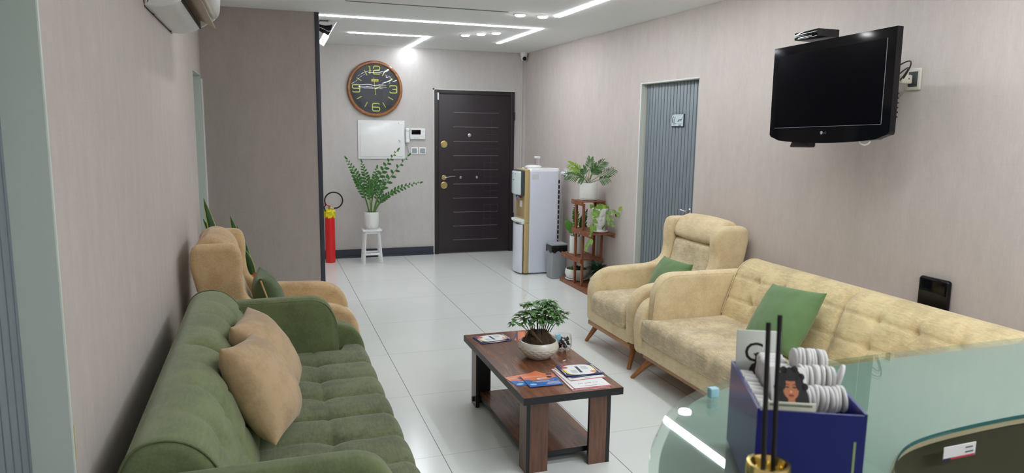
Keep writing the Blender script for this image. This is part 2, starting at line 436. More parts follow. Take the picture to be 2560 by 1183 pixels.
# ================================================================== ROOM SHELL
T = .12
LD0, LD1 = .98, 1.88      # near left doorway
LO0, LO1 = 5.62, 6.275     # far left doorway
RD0, RD1 = 4.78, 5.67      # right doorway
DH = 1.955; DHR = 1.972
b = MB(); b.box(XL - 1.3, XR + T, YN - T, YF + T, -.1, 0); struct('floor', b, M['tile'], 'pale glossy square tiled floor', 'floor', smooth=False)
b = MB(); b.box(XL - 1.3, XR + T, YN - T, YF + T, CEIL, CEIL + .1); struct('ceiling', b, M['ceiling'], 'flat pale grey ceiling with LED strips', 'ceiling', smooth=False)
b = MB()
for y0, y1 in ((YN, LD0), (LD1, LO0), (LO1, YF)): b.box(XL - T, XL, y0, y1, 0, CEIL)
for y0, y1 in ((LD0, LD1), (LO0, LO1)): b.box(XL - T, XL, y0, y1, DH, CEIL)
struct('wall_left', b, M['wall'], 'pinkish beige linen wallpaper wall behind the green sofa', 'wall', smooth=False)
b = MB()
for y0, y1 in ((YN, RD0), (RD1, YF)): b.box(XR, XR + T, y0, y1, 0, CEIL)
b.box(XR, XR + T, RD0, RD1, DHR, CEIL)
struct('wall_right', b, M['wall'], 'beige linen wallpaper wall carrying the television', 'wall', smooth=False)
b = MB(); b.box(XL - T, XR + T, YF, YF + T, 0, CEIL); struct('wall_far', b, M['wallfar'], 'pale wall with clock and dark entrance door', 'wall', smooth=False)
b = MB(); b.box(XL - T, XR + T, YN - T, YN, 0, CEIL); struct('wall_near', b, M['wall'], 'wall behind the viewer', 'wall', smooth=False)
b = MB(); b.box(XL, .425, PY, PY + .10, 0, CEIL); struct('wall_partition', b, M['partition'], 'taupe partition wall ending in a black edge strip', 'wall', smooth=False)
b = MB(); b.rbox(.425, .462, PY - .006, PY + .106, 0, CEIL, .003); struct('trim_1', b, M['navy'], 'black vertical edge strip of the taupe partition', 'trim')
# skirting on far wall: board with a small foot
def skirt(x0, x1, name, lb):
    b = MB(); b.box(x0, x1, YF - .014, YF, .0, .095); b.box(x0, x1, YF - .03, YF - .014, 0, .025); b.box(x0, x1, YF - .02, YF, .095, .101)
    struct(name, b, M['navy'], lb, 'skirting', smooth=False)
skirt(XL, 1.945, 'baseboard_far', 'dark navy skirting board left of entrance door')
skirt(3.0, XR, 'baseboard_corner', 'short dark skirting piece right of entrance door')

def reveal(name, x0, x1, y0, y1, h, m, lb):
    b = MB(); b.box(x0, x1, y0, y0 + .004, 0, h); b.box(x0, x1, y1 - .004, y1, 0, h); b.box(x0, x1, y0, y1, h - .004, h)
    struct(name, b, m, lb, 'door trim', smooth=False)
reveal('trim_2', XL - .095, XL + .001, LD0, LD1, DH, M['jamb'], 'pale green door reveal at the left edge')
reveal('trim_3', XL - .095, XL + .001, LO0, LO1, DH, M['jamb'], 'pale green reveal of the doorway beside the partition')
reveal('trim_4', XR - .001, XR + .06, RD0, RD1, DHR, M['jambR'], 'cream reveal around the grey ribbed door')
# thin edge beads
b = MB(); b.rbox(XL - .004, XL + .004, LD1 - .002, LD1 + .006, 0, DH, .002); struct('trim_5', b, M['jamb'], 'thin raised bead along the green door reveal', 'trim')
b = MB(); b.rbox(XR - .005, XR + .002, RD1 - .002, RD1 + .012, 0, DHR + .01, .002); b.rbox(XR - .005, XR + .002, RD0, RD1, DHR - .001, DHR + .008, .002)
struct('trim_6', b, M['white'], 'thin white bead around the ribbed door opening', 'trim')
b = MB(); b.rbox(XL, XL + .012, PY - .012, PY, 0, 1.93, .002); struct('trim_7', b, M['white'], 'thin white corner bead between doorway and partition', 'trim')
b = MB()
for k in range(9):
    z = .42 + k * .085; wd = .004 + .003 * sin(k * 1.9)
    b.box(XL, XL + .0012, LD1 + .006, LD1 + .012 + wd + .004 * (1 if k < 5 else 0), z, z + .086)
struct('trim_8', b, plain('yellow_glue_stain', C3(196, 176, 84), .5), 'yellow glue line low on the left wall edge', 'stain', smooth=False)

def ribbed(y0, y1, x, h, sgn, name, lb, pitch=.0487):
    d = thing(name, lb, 'door', (x, (y0 + y1) / 2, 0), kind='structure')
    b = MB(); b.box(0, -sgn * .03, -(y1 - y0) / 2, (y1 - y0) / 2, .004, h) if sgn < 0 else b.box(-.03 + .0, 0, -(y1 - y0) / 2, (y1 - y0) / 2, .004, h)
    b.build('groove_backing', M['doorgroove'], d, smooth=False)
    b = MB(); y = -(y1 - y0) / 2
    while y < (y1 - y0) / 2 - .01:
        e = min(y + pitch * .84, (y1 - y0) / 2)
        b.rbox(min(0, sgn * .011), max(0, sgn * .011), y, e, .004, h, .003, 1); y += pitch
    b.build('ribbed_panel', M['doorgrey'], d); return d
d = ribbed(RD0 + .004, RD1 - .004, XR + .06, DHR - .004, -1, 'door_2', 'grey vertically ribbed door in the right wall')
b = MB(); b.lathe([(.024, 0), (.024, .006), (.016, .008)], seg=20); 
X = frame((-.012, -.335, .94), (0, 1, 0), (0, 0, 1)); b2 = MB(); b2.X = frame((-.012, -.335, .94), (0, -1, 0), (0, 0, 1)); b2.lathe([(.024, 0), (.024, .006), (.012, .012), (.009, .034)], seg=20)
b2.X = Matrix.Identity(4); b2.tube([(-.045, -.335, .94), (-.052, -.32, .942), (-.052, -.25, .945), (-.048, -.215, .946)], [.009, .009, .008, .006], 10, flat=.6)
b2.build('door_handle', M['chrome'], d)
ribbed(LD0 + .004, LD1 - .004, XL - .095, DH - .004, 1, 'door_3', 'grey ribbed door at the left edge of the photo')
ribbed(LO0 + .004, LO1 - .004, XL - .095, DH - .004, 1, 'door_4', 'grey ribbed door hidden in the doorway beside the partition')
# sign on the ribbed door: local y horizontal, z vertical, faces -x
sx = XR + .06 - .011
sg = thing('door_sign', 'small white and black sign on the grey ribbed door', 'sign', (sx, 5.128, 1.655))
b = MB(); b.X = frame((-.004, 0, 0), (0, -1, 0), (0, 0, 1))
def signpoly(w, h, r):
    p = [(w, -h), (w, h)]
    for k in range(9):
        a = pi / 2 + pi / 2 * k / 8; p.append((-w + r + r * cos(a), h - r + r * sin(a)))
    return p + [(-w, -h)]
b.prism(signpoly(.092, .053, .035), -.004, .002, M['black']); b.build('backing_plate', M['black'], sg, smooth=False)
b = MB(); b.X = frame((-.0065, 0, 0), (0, -1, 0), (0, 0, 1)); b.prism([(x - .003, y + .003) for x, y in signpoly(.085, .047, .032)], 0, .003, plain('sign_white', C3(206, 220, 224), .3)); b.build('sign_face', None, sg, smooth=False)
b = MB(); X0 = frame((-.0101, 0, 0), (0, -1, 0), (0, 0, 1))
def bead(b, pts, wd, X, m):
    o = b.X; b.X = X; q = []
    for i, p in enumerate(pts):
        p = Vector((p[0], p[1], 0))
        if 0 < i < len(pts) - 1:
            a = (Vector((pts[i - 1][0], pts[i - 1][1], 0)) - p); c = (Vector((pts[i + 1][0], pts[i + 1][1], 0)) - p)
            q += [p + a.normalized() * min(.004, a.length * .3), p + c.normalized() * min(.004, c.length * .3)]
        else: q.append(p)
    b.tube(q, wd / 2, 10, m=m); b.X = o
def stroke(b, pts, wd, X, m, z=.0006, closed=False):
    o = b.X; b.X = X; n = len(pts)
    for i in range(n - 1 + (1 if closed else 0)):
        a = Vector(pts[i]); c = Vector(pts[(i + 1) % n]); d = (c - a)
        if d.length < 1e-7: continue
        d.normalize(); nn = Vector((-d.y, d.x)) * wd / 2; a2 = a - d * wd * .3; c2 = c + d * wd * .3
        b.prism([tuple(a2 + nn), tuple(a2 - nn), tuple(c2 - nn), tuple(c2 + nn)], 0, z, m)
    b.X = o
K = M['text']
stroke(b, [(.068, .028), (.066, .010), (.056, .004), (.022, .004)], .005, X0, K)          # lam + ya + waw bar
for px_ in (.05, .042, .034): stroke(b, [(px_, .004), (px_, .010)], .003, X0, K)
stroke(b, [(.022, .004), (.020, -.004), (.012, -.010)], .004, X0, K); stroke(b, [(.014, .006), (.011, -.002), (.003, -.008)], .004, X0, K)
for q in ((.04, -.004), (.046, -.004), (.013, .014)): stroke(b, [q, (q[0] + .001, q[1])], .003, X0, K)
stroke(b, [(-.062, .032), (-.074, .018), (-.076, 0), (-.070, -.014), (-.064, -.018)], .008, X0, K)
stroke(b, [(-.050, .016), (-.050, -.028)], .006, X0, K); stroke(b, [(-.044, .028), (-.036, .026), (-.034, .018)], .004, X0, K); stroke(b, [(-.036, -.022), (-.028, -.024)], .005, X0, K)
stroke(b, [(-.066, -.028), (.072, -.024)], .0015, X0, M['greytext']); stroke(b, [(-.06, -.036), (-.036, -.036)], .003, X0, M['greytext']); stroke(b, [(-.07, .042), (.07, .036)], .001, X0, M['greytext'])
text_geo(b, 'Laser', .019, frame((-.0101, -.0, 0), (0, -1, 0), (0, 0, 1)) @ Matrix.Translation((.038, -.036, 0)), M['text'])
b.build('lettering', K, sg, smooth=False)

# ceiling slot vent
v = thing('ceiling_slot_vent', 'thin grey slot vent running across the ceiling', 'vent', (1.25, 5.655, CEIL))
MB().box(-.645, .645, -.016, .016, -.002, 0).build('slot_frame', M['grey'], v, smooth=False)
MB().box(-.64, .64, -.008, .008, -.003, -.0005).build('slot_gap', M['dgrey'], v, smooth=False)

# ================================================================== ENTRANCE DOOR
dx0, dx1 = 1.962, 2.985
d = thing('door_1', 'dark wenge entrance security door with horizontal grooves', 'door', ((dx0 + dx1) / 2, YF, 0), kind='structure')
cx = (dx0 + dx1) / 2
b = MB(); f = .05
b.rbox(dx0 - cx, dx0 - cx + f, -.03, .0, 0, 2.02, .004); b.rbox(dx1 - cx - f, dx1 - cx, -.03, 0, 0, 2.02, .004); b.rbox(dx0 - cx + f, dx1 - cx - f, -.029, 0, 2.02 - f, 2.019, .004)
b.build('door_frame', M['doorwood'], d)
b = MB(); b.rbox(dx0 - cx + f, dx1 - cx - f, -.022, -.001, .012, 2.02 - f, .003); b.build('door_leaf', M['doorwood'], d)
b = MB(); gx0, gx1, gx2, gx3 = 2.195 - cx, 2.59 - cx, 2.682 - cx, 2.775 - cx
for k in range(10):
    z = .168 + .1755 * k; b.rbox(gx0, gx3, -.0255, -.021, z, z + .008, .002, 1)
b.build('groove_moulding', plain('moulding_edge', C3(96, 88, 98), .3), d)  # paler colour stands for light caught along the strips
b = MB()
for k in range(19):
    z = .168 + .08775 * k
    if k % 2 and k not in (1,): b.rbox(gx1, gx3, -.0245, -.021, z, z + .006, .0015, 1)
for x, za, zb in ((gx1, .17, .62), (gx2, .17, .62), (gx3, .17, .62), (gx1, .8, 1.15), (gx2, .7, 1.25), (gx2, 1.32, 1.65), (gx1, 1.67, 1.75), (gx3, 1.55, 1.75)):
    b.rbox(x - .003, x + .003, -.0245, -.021, za, zb, .0015, 1)
b.build('grid_moulding', plain('moulding_edge_dark', C3(46, 38, 46), .35), d)
def rosette(x, z, r, name):
    b = MB(); b.X = frame((x - cx, -.022, z), (1, 0, 0), (0, 0, 1)); b.lathe([(r, 0), (r, .004), (r * .86, .007), (r * .8, .005), (r * .6, .005), (r * .56, .009), (r * .2, .009)], seg=28); return b.build(name, M['brass'], d)
rosette(2.078, 1.365, .042, 'lock_plate'); rosette(2.078, .862, .042, 'lock_plate')
o = rosette(2.078, .957, .03, 'door_handle')
b = MB(); b.tube([(2.078 - cx, -.03, .957), (2.078 - cx, -.062, .957), (2.09 - cx, -.07, .958), (2.15 - cx, -.07, .972), (2.21 - cx, -.066, .974)], [.010, .010, .010, .009, .006], 10, flat=.7)
b.build('lever', M['chrome'], o)
for x, z, r, nm in ((2.40, 1.478, .022, 'peephole'), (2.29, .957, .016, 'stud'), (2.50, .957, .016, 'stud')):
    b = MB(); b.X = frame((x - cx, -.022, z), (1, 0, 0), (0, 0, 1)); b.lathe([(r, 0), (r, .005), (r * .7, .009), (r * .3, .009)], seg=20); b.build(nm, M['chrome'], d)
b = MB(); b.box(1.995 - cx, 2.012 - cx, -.0312, -.030, 1.90, 1.985); b.build('white_sticker', M['white'], d, smooth=False)
b = MB()
for z in (.45, 1.72): b.tube([(dx1 - cx - .004, -.034, z - .05), (dx1 - cx - .004, -.034, z + .05)], .011, 10)
b.build('hinge', M['black'], d)
b = MB(); b.box(1.945, dx0, YF - .006, YF, 0, 2.035); b.box(1.945, 2.99, YF - .006, YF, 2.02, 2.035); struct('trim_9', b, M['jambR'], 'pale plaster edge left of the entrance door', 'trim', smooth=False)

# ================================================================== CLOCK
c = thing('wall_clock', 'large round wall clock with dark navy face and yellow numerals', 'clock', (1.247, YF, 2.005))
b = MB(); b.X = frame((0, 0, 0), (1, 0, 0), (0, 0, 1))
b.lathe([(.295, .002), (.318, .004), (.326, .018), (.322, .036), (.31, .046), (.296, .046), (.288, .038), (.284, .026), (.284, .006)], seg=80); b.build('wooden_rim', M['clockwood'], c)
b = MB(); b.X = frame((0, 0, 0), (1, 0, 0), (0, 0, 1)); b.lathe([(.286, .004), (.286, .02), (.001, .02)], seg=64); b.build('dial', M['clockface'], c)
X0 = frame((0, -.0203, 0), (1, 0, 0), (0, 0, 1)); s = .034; W = .0135
def rr(x0, y0, x1, y1, r=.02):   # corner-cut stroke helper
    return [(x0 + r * .3, y1), (x1 - r * .3, y1)]
Yp = M['yprint']
def digit(ch, ox, oy, w=.042, h=.042, nm='numeral'):
    b = MB()
    P = {'9': [[(w, .2 * h), (w - .008, 0), (-w + .008, 0), (-w, .2 * h), (-w, .75 * h), (-w + .010, h), (w - .010, h), (w, .75 * h), (w, -.75 * h), (w - .010, -h), (-w + .010, -h), (-w, -.75 * h)]],
         '6': [[(w, .75 * h), (w - .010, h), (-w + .010, h), (-w, .75 * h), (-w, -.75 * h), (-w + .010, -h), (w - .010, -h), (w, -.75 * h), (w, -.2 * h), (w - .010, 0), (-w, 0)]],
         '3': [[(-w, .6 * h), (-w + .004, h), (w - .010, h), (w, .75 * h), (w, .15 * h), (w - .008, 0), (w, -.15 * h), (w, -.75 * h), (w - .010, -h), (-w + .010, -h), (-w, -.65 * h)], [(w - .008, 0), (-w * .2, 0)]],
         '1': [[(-.012, .7 * h), (.006, h), (.006, -h)]],
         '2': [[(-w, .35 * h), (-w, .75 * h), (-w + .010, h), (w - .010, h), (w, .75 * h), (w, .35 * h), (w - .008, .05 * h), (-w + .010, -.1 * h), (-w, -.35 * h), (-w, -h), (w, -h)]]}[ch]
    for q in P: bead(b, [(x + ox, y + oy) for x, y in q], W * .85, X0, Yp)
    b.build(nm, Yp, c, smooth=False)
digit('1', -.062, .216, h=.045); digit('2', .022, .216, .036, .045); digit('3', .215, .0); digit('6', .01, -.212, h=.044); digit('9', -.218, -.0)
for k in (1, 2, 4, 5, 7, 8, 10, 11):
    a = radians(90 - 30 * k); b = MB(); bead(b, [(cos(a) * .178, sin(a) * .178), (cos(a) * .244, sin(a) * .244)], .0085, X0, Yp); b.build('hour_marker', Yp, c, smooth=False)
b = MB(); b.X = X0; b.prism([(-.04, .086), (.042, .086), (.042, .112), (-.04, .112)], 0, .001, M['pyellow']); b.X = Matrix.Identity(4)
text_geo(b, 'Honda', .026, X0 @ Matrix.Translation((.001, .099, .0012)), M['text']); b.build('maker_label', M['pyellow'], c, smooth=False)
b = MB(); stroke(b, [(0, 0), (.045, .022)], .007, X0 @ Matrix.Translation((0, 0, .003)), Yp, .001)
stroke(b, [(.045, .022), (.055, .034), (.066, .034), (.066, .024), (.05, .018)], .005, X0 @ Matrix.Translation((0, 0, .003)), Yp, .001, True); stroke(b, [(.066, .030), (.09, .045)], .003, X0 @ Matrix.Translation((0, 0, .003)), Yp, .001)
b.build('hour_hand', Yp, c, smooth=False)
b = MB(); stroke(b, [(.006, -.06), (-.012, .13)], .0045, X0 @ Matrix.Translation((0, 0, .005)), Yp, .001); stroke(b, [(.003, -.062), (.009, -.062)], .009, X0 @ Matrix.Translation((0, 0, .005)), Yp, .001); b.build('minute_hand', Yp, c, smooth=False)
b = MB(); b.X = frame((0, 0, 0), (1, 0, 0), (0, 0, 1)); b.lathe([(.286, .030), (.28, .034), (.2, .0385), (.1, .0405), (.001, .041)], seg=64, closed=False); b.build('glass_cover', M['glass'], c)

# ================================================================== PANEL, INTERCOM, SWITCHES
p = thing('electrical_panel', 'white square breaker panel door beneath the wall clock', 'electrical panel', (1.318, YF, 1.413))
b = MB(); b.rbox(-.277, .277, -.014, 0, -.228, .228, .004); b.build('panel_frame', M['white'], p)
b = MB(); b.rbox(-.25, .25, -.019, -.012, -.2, .2, .003); b.build('panel_door', M['whiteg'], p)
b = MB(); b.rbox(.205, .225, -.03, -.018, -.012, .01, .004); b.tube([(.215, -.028, -.02), (.215, -.032, 0)], .006, 8); b.build('latch', M['white'], p)
b = MB(); b.rbox(.195, .212, -.0215, -.018, .196, .205, .001); b.build('brass_tab', M['brass'], p)
t = thing('video_intercom', 'white video intercom with handset beside the breaker panel', 'intercom', (1.752, YF, 1.487))
MB().rbox(-.093, .093, -.028, 0, -.066, .066, .008, 3).build('body', M['white'], t)
MB().rbox(-.076, .036, -.031, -.027, -.008, .048, .002).build('screen', M['screen'], t)
for k in range(4): MB().rbox(-.05 + k * .02, -.04 + k * .02, -.03, -.027, -.05, -.045, .001).build('button', M['greytext'], t)
MB().rbox(.055, .075, -.0295, -.027, .025, .029, .001).build('maker_mark', M['greytext'], t)
b = MB(); b.rbox(-.15, -.1, -.045, -.008, -.108, .068, .012, 3); b.rbox(-.149, -.101, -.052, -.03, .03, .067, .01, 3); b.rbox(-.149, -.101, -.052, -.03, -.107, -.072, .01, 3); b.build('handset', M['white'], t)
b = MB(); cp = []
for k in range(90):
    a = k / 89; th = a * 2 * pi * 11; u = a * pi * 1.0
    cp.append((-.125 + .006 * cos(th) + .022 * sin(u) * (1 if a < .5 else 1), -.02 + .006 * sin(th), -.108 - .11 * sin(u) - .0 * a))
b.tube(cp, .0032, 5); b.build('coiled_cord', M['white'], t)
for x, lb in ((1.715, 'left wall switch below the intercom'), (1.813, 'right wall switch below the intercom')):
    t = thing('wall_switch', lb + ', white frame and grey rocker', 'switch', (x, YF, 1.284), group='wall switches')
    MB().rbox(-.043, .043, -.009, 0, -.043, .043, .005).build('switch_frame', M['whiteg'], t)
    MB().rbox(-.029, .029, -.013, -.007, -.029, .029, .003).build('rocker', plain('switch_grey', C3(150, 160, 168), .4), t)
# camera, conduit
t = thing('security_camera', 'white dome security camera in the far ceiling corner', 'camera', (3.085, YF - .06, CEIL))
MB().lathe([(.046, 0), (.046, -.028), (.042, -.036), (.03, -.04)], seg=28).build('camera_base', M['white'], t)
b = MB(); b.lathe([(.002, -.098)] + [(.040 * sin(a), -.058 - .040 * cos(a)) for a in [k * pi / 14 for k in range(1, 13)]] , seg=28); b.build('camera_ball', M['whiteg'], t)
b = MB(); b.X = frame((-.004, -.030, -.072), (1, .1, 0), (0, -.4, 1)); b.lathe([(.025, 0), (.025, .010), (.02, .013), (.002, .013)], seg=24); b.build('lens', M['gloss'], t)
b = MB(); b.rbox(3.068, 3.092, YF - .014, YF, 0, CEIL - .04, .002); tag(b.build('cable_conduit', M['wallfar']), 'thin pale cable conduit down the far corner from the camera', 'conduit')

# horn siren and white box behind the partition
t = thing('horn_siren', 'black horn siren hanging behind the partition top', 'siren', (.53, 6.78, 2.425))
b = MB(); b.X = frame((0, 0, 0), (0, 1, 0), (-.35, 0, 1)); b.X = Matrix.Identity(4)
ax = Vector((.95, -.1, -.32)).normalized(); b.X = frame((-.06, 0, .02), (0, 1, 0), Vector((0, 1, 0)).cross(ax) * -1)
if (b.X.to_3x3() @ Vector((0, 0, 1))).dot(ax) < 0: b.X = frame((-.06, 0, .02), (0, -1, 0), (b.X.to_3x3() @ Vector((0, 1, 0))))
b.lathe([(.02, -.02), (.028, .0), (.03, .04), (.036, .07), (.05, .10), (.066, .12), (.067, .126), (.06, .122), (.03, .06), (.002, .05)], seg=32); b.build('horn', M['gloss'], t)
b = MB(); b.tube([(-.05, 0, .03), (-.05, 0, .06), (-.03, 0, .07)], .009, 8); b.rbox(-.06, .045, -.02, .02, .068, .0745, .002); b.build('bracket', M['black'], t)
t = thing('alarm_box', 'small white box with thin rod antenna under the black horn', 'alarm unit', (.52, 6.62, 2.315))
b = MB(); b.X = Matrix.Rotation(radians(30), 4, 'Y'); b.rbox(-.028, .028, -.02, .02, -.055, .05, .006, 2); b.build('case', M['white'], t)
b = MB(); b.X = Matrix.Rotation(radians(30), 4, 'Y'); b.tube([(.018, 0, .05), (.02, 0, .19)], [.0035, .0025], 8); b.build('antenna', M['white'], t)
for z in (.02, -.01, -.03): b = MB(); b.X = Matrix.Rotation(radians(30), 4, 'Y'); b.rbox(-.006, .0, -.0215, -.019, z, z + .006, .001); b.build('indicator', M['dgrey'], t)
b = MB(); b.tube([(-.02, .02, -.03), (-.07, .02, -.04), (-.07, .03, .184)], .006, 6); b.build('wall_arm', M['white'], t)

# ================================================================== FIRE EXTINGUISHER
t = thing('fire_extinguisher', 'red fire extinguisher with yellow film at its neck', 'fire extinguisher', (.677, 8.40, 0))
MB().lathe([(.052, 0), (.056, .006), (.057, .02), (.057, .50), (.053, .53), (.04, .552), (.02, .565), (.018, .58)], seg=36).build('cylinder', M['red'], t)
random.seed(4)
b = MB(); b.lathe([(.056, .525), (.062, .55), (.06, .58), (.064, .60), (.05, .615), (.02, .62)], seg=30, fn=lambda p, th, r, z: p + Vector((cos(th), sin(th), 0)) * (.009 * sin(th * 5 + z * 90) + .006 * sin(th * 9 - z * 60)) + Vector((0, 0, .006 * sin(th * 4)))); b.build('yellow_wrap', M['yellow'], t)
b = MB(); b.tube([(0, 0, .58), (0, 0, .66)], .014, 12); b.rbox(-.012, .05, -.012, .012, .62, .645, .004); b.build('valve', M['brass'], t)
b = MB(); b.tube([(.01, -.005, .655), (-.04, -.005, .675), (-.10, -.005, .70)], [.012, .011, .007], 8, flat=.6); b.build('lever', M['red'], t)
hp = [(.045, 0, .63)]
for k in range(25):
    a = radians(-68 + 11.6 * k); hp.append((.048 + .10 * cos(a), -.01, .722 + .094 * sin(a)))
hp += [(-.06, -.02, .65), (-.05, -.04, .6)]
b = MB(); b.tube(hp, .008, 10); b.build('hose', M['blackmatte'], t)

# ================================================================== PLANTS
def leaf(b, o, d, up, ln, wd, m, droop=0.0, nseg=5, fold=.25, shape=1.0):
    o = Vector(o); d = Vector(d).normalized(); up = Vector(up); sd = d.cross(up)
    if sd.length < 1e-4: sd = d.cross(Vector((1, .3, 0)))
    sd.normalize(); n = sd.cross(d).normalized(); vs = []; fs = []
    for i in range(nseg + 1):
        t = i / nseg; c = o + d * ln * t - Vector((0, 0, 1)) * droop * ln * t * t
        ww = wd * (sin(pi * min(1, (t ** shape) * .97 + .03))) ** .8 * .5 if i < nseg else .0004
        vs += [c + sd * ww + n * ww * fold, c, c - sd * ww + n * ww * fold]
    for i in range(nseg):
        for j in range(2): fs.append((i * 3 + j, i * 3 + j + 1, (i + 1) * 3 + j + 1, (i + 1) * 3 + j))
    b.add(vs, fs, m)
def bez(p0, p1, p2, n):
    p0, p1, p2 = Vector(p0), Vector(p1), Vector(p2)
    return [p0 * (1 - t) ** 2 + p1 * 2 * t * (1 - t) + p2 * t * t for t in [i / n for i in range(n + 1)]]
def frond(bs, bl, p0, p1, p2, n, ln, wd, m, ang=55, r=.006, start=.35, taper=.5, droop=.1, plane=(0, -1, 0)):
    P = bez(p0, p1, p2, 24); bs.tube(P, [r * (1 - .7 * i / 24) for i in range(25)], 6)
    for k in range(n):
        t = start + (1 - start) * k / (n - 1); i = min(23, int(t * 24)); c = P[i] + (P[i + 1] - P[i]) * (t * 24 - i); tg = (P[i + 1] - P[i]).normalized()
        sd = tg.cross(Vector(plane)).normalized(); s = 1 if k % 2 else -1
        d = tg * cos(radians(ang)) + sd * s * sin(radians(ang)) + Vector((random.uniform(-.15, .15), random.uniform(-.15, .15), random.uniform(-.1, .1)))
        sc = (.65 + .35 * sin(pi * min(1, (k + 1) / n))) * (1 - (1 - taper) * max(0, t - .6) / .4)
        leaf(bl, c, d, plane, ln * sc, wd * sc, m, droop)
    leaf(bl, P[-1], P[-1] - P[-2], plane, ln * .7, wd * .6, m)
def pot(b, r0, r1, h, wall=.006, seg=40, fn=None, foot=0):
    b.lathe([(r0 * .3, 0), (r0, 0), (r0 + (r1 - r0) * .1 + .001, .004), (r1 * .5 + r0 * .5, h * .5), (r1, h - .004), (r1 - .002, h), (r1 - wall, h), (r1 - wall - .001, h - .02), (r0 - wall, h * .4), (.01, h * .4)], seg=seg, fn=fn)

# zz plant on stool
t = thing('potted_zz_plant', 'tall glossy zz plant in white dimpled pot on white stool', 'plant', (1.135, 8.28, .394))
b = MB(); b.lathe([(.02, 0), (.078, 0), (.086, .006), (.086, .012), (.074, .012), (.02, .009)], seg=36); b.build('saucer', M['ceramic'], t)
b = MB(); b.X = Matrix.Translation((0, 0, .011))
def dimp(p, th, r, z): return p + Vector((cos(th), sin(th), 0)) * .0022 * sin(th * 8) * sin(z * 110) * (1 if r > .05 else 0)
b.lathe([(.03, 0), (.066, 0), (.076, .01), (.083, .04), (.087, .09), (.087, .15), (.086, .186), (.084, .19), (.079, .19), (.078, .165), (.07, .155), (.01, .155)], seg=64, fn=dimp); b.build('pot', M['ceramic'], t)
MB().lathe([(.077, .172), (.05, .178), (.005, .18)], seg=24, closed=False).build('soil', M['soil'], t)
random.seed(11); bs, bl = MB(), MB(); Z0 = .17
for (a, bb, cc, n, ln, wd) in [
        ((-.02, 0, Z0), (-.07, 0, .50), (-.265, -.02, .80), 26, .085, .030), ((0, .01, Z0), (.0, 0, .55), (.30, -.03, .90), 22, .085, .034),
        ((.02, 0, Z0), (.10, .0, .50), (.43, -.02, .84), 16, .085, .032), ((.03, 0, Z0), (.14, 0, .46), (.56, -.05, .535), 24, .07, .026),
        ((-.02, .02, Z0), (-.06, .0, .42), (-.205, -.03, .64), 22, .075, .028), ((0, -.02, Z0), (.0, -.04, .45), (.06, -.06, .70), 22, .08, .034),
        ((.02, -.02, Z0), (.05, -.05, .40), (.16, -.08, .60), 22, .08, .028), ((.01, .02, Z0), (-.02, .05, .5), (-.09, .05, .76), 24, .08, .028),
        ((.02, -.02, Z0), (.08, -.03, .36), (.24, -.08, .43), 18, .07, .026), ((0, -.02, Z0), (-.03, -.06, .4), (-.03, -.1, .58), 20, .07, .03)]:
    frond(bs, bl, a, bb, cc, int(n * .85), ln * .86, wd * 1.12, M['zz'], 52, .0085, .40)
bs.build('stem', M['stem'], t); bl.build('foliage', M['zz'], t, sharp=None)

# white stool
t = thing('plant_stool', 'small white painted wooden stool under the zz plant', 'stool', (1.135, 8.28, 0))
MB().rbox(-.108, .108, -.095, .095, .375, .394, .004).build('seat', M['white'], t)
b = MB(); b.rbox(-.085, .085, -.075, -.063, .345, .375, .002); b.rbox(-.085, .085, .063, .075, .345, .375, .002); b.rbox(-.085, -.073, -.075, .075, .345, .375, .002); b.rbox(.073, .085, -.075, .075, .345, .375, .002); b.build('apron', M['white'], t)
for sx_ in (-1, 1):
    for sy in (-1, 1):
        b = MB(); b.tube([(sx_ * .102, sy * .092, 0), (sx_ * .076, sy * .068, .376)], .0145, 4); b.build('leg', M['white'], t, sharp=30)
b = MB()
for sy in (-1, 1): b.rbox(-.09, .09, sy * .084 - .006, sy * .084 + .006, .098, .122, .002)
for sx_ in (-1, 1): b.rbox(sx_ * .093 - .006, sx_ * .093 + .006, -.082, .082, .098, .122, .002)
b.build('stretcher', M['white'], t)

# snake plant behind left armchair
t = thing('potted_snake_plant', 'snake plant with yellow edged leaves behind the tan armchair', 'plant', (-.22, 5.42, 0))
MB().lathe([(.05, 0), (.10, 0), (.125, .30), (.13, .31), (.12, .31), (.115, .27), (.01, .27)], seg=36).build('pot', M['dgrey'], t)
MB().lathe([(.116, .272), (.01, .285)], seg=24, closed=False).build('soil', M['soil'], t)
def sword(b, P, wd, tw=0.0):
    P = bez(*P, 14); vs = []; fs = []; n = len(P)
    for i, p in enumerate(P):
        u = i / (n - 1); ww = wd * (.55 + .45 * sin(pi * min(1, u * 1.15))) * min(1, (1 - u) * 6 + .004) ** .55 * .5
        a = tw + .5 * u; sd = Vector((cos(a), sin(a), .0)); bk = Vector((-sin(a), cos(a), 0)) * .004
        for q in (-1, -.78, 0, .78, 1): vs.append(p + sd * ww * q + bk * (1 - abs(q)) * -2)
    for i in range(n - 1):
        for j in range(4):
            k = len(b.v)
            fs.append(((i * 5 + j, i * 5 + j + 1, (i + 1) * 5 + j + 1, (i + 1) * 5 + j), j in (0, 3)))
    b.add(vs, [f for f, e in fs if not e], M['snake']); b.add(vs, [f for f, e in fs if e], M['snakeedge'])
b = MB(); z = .27
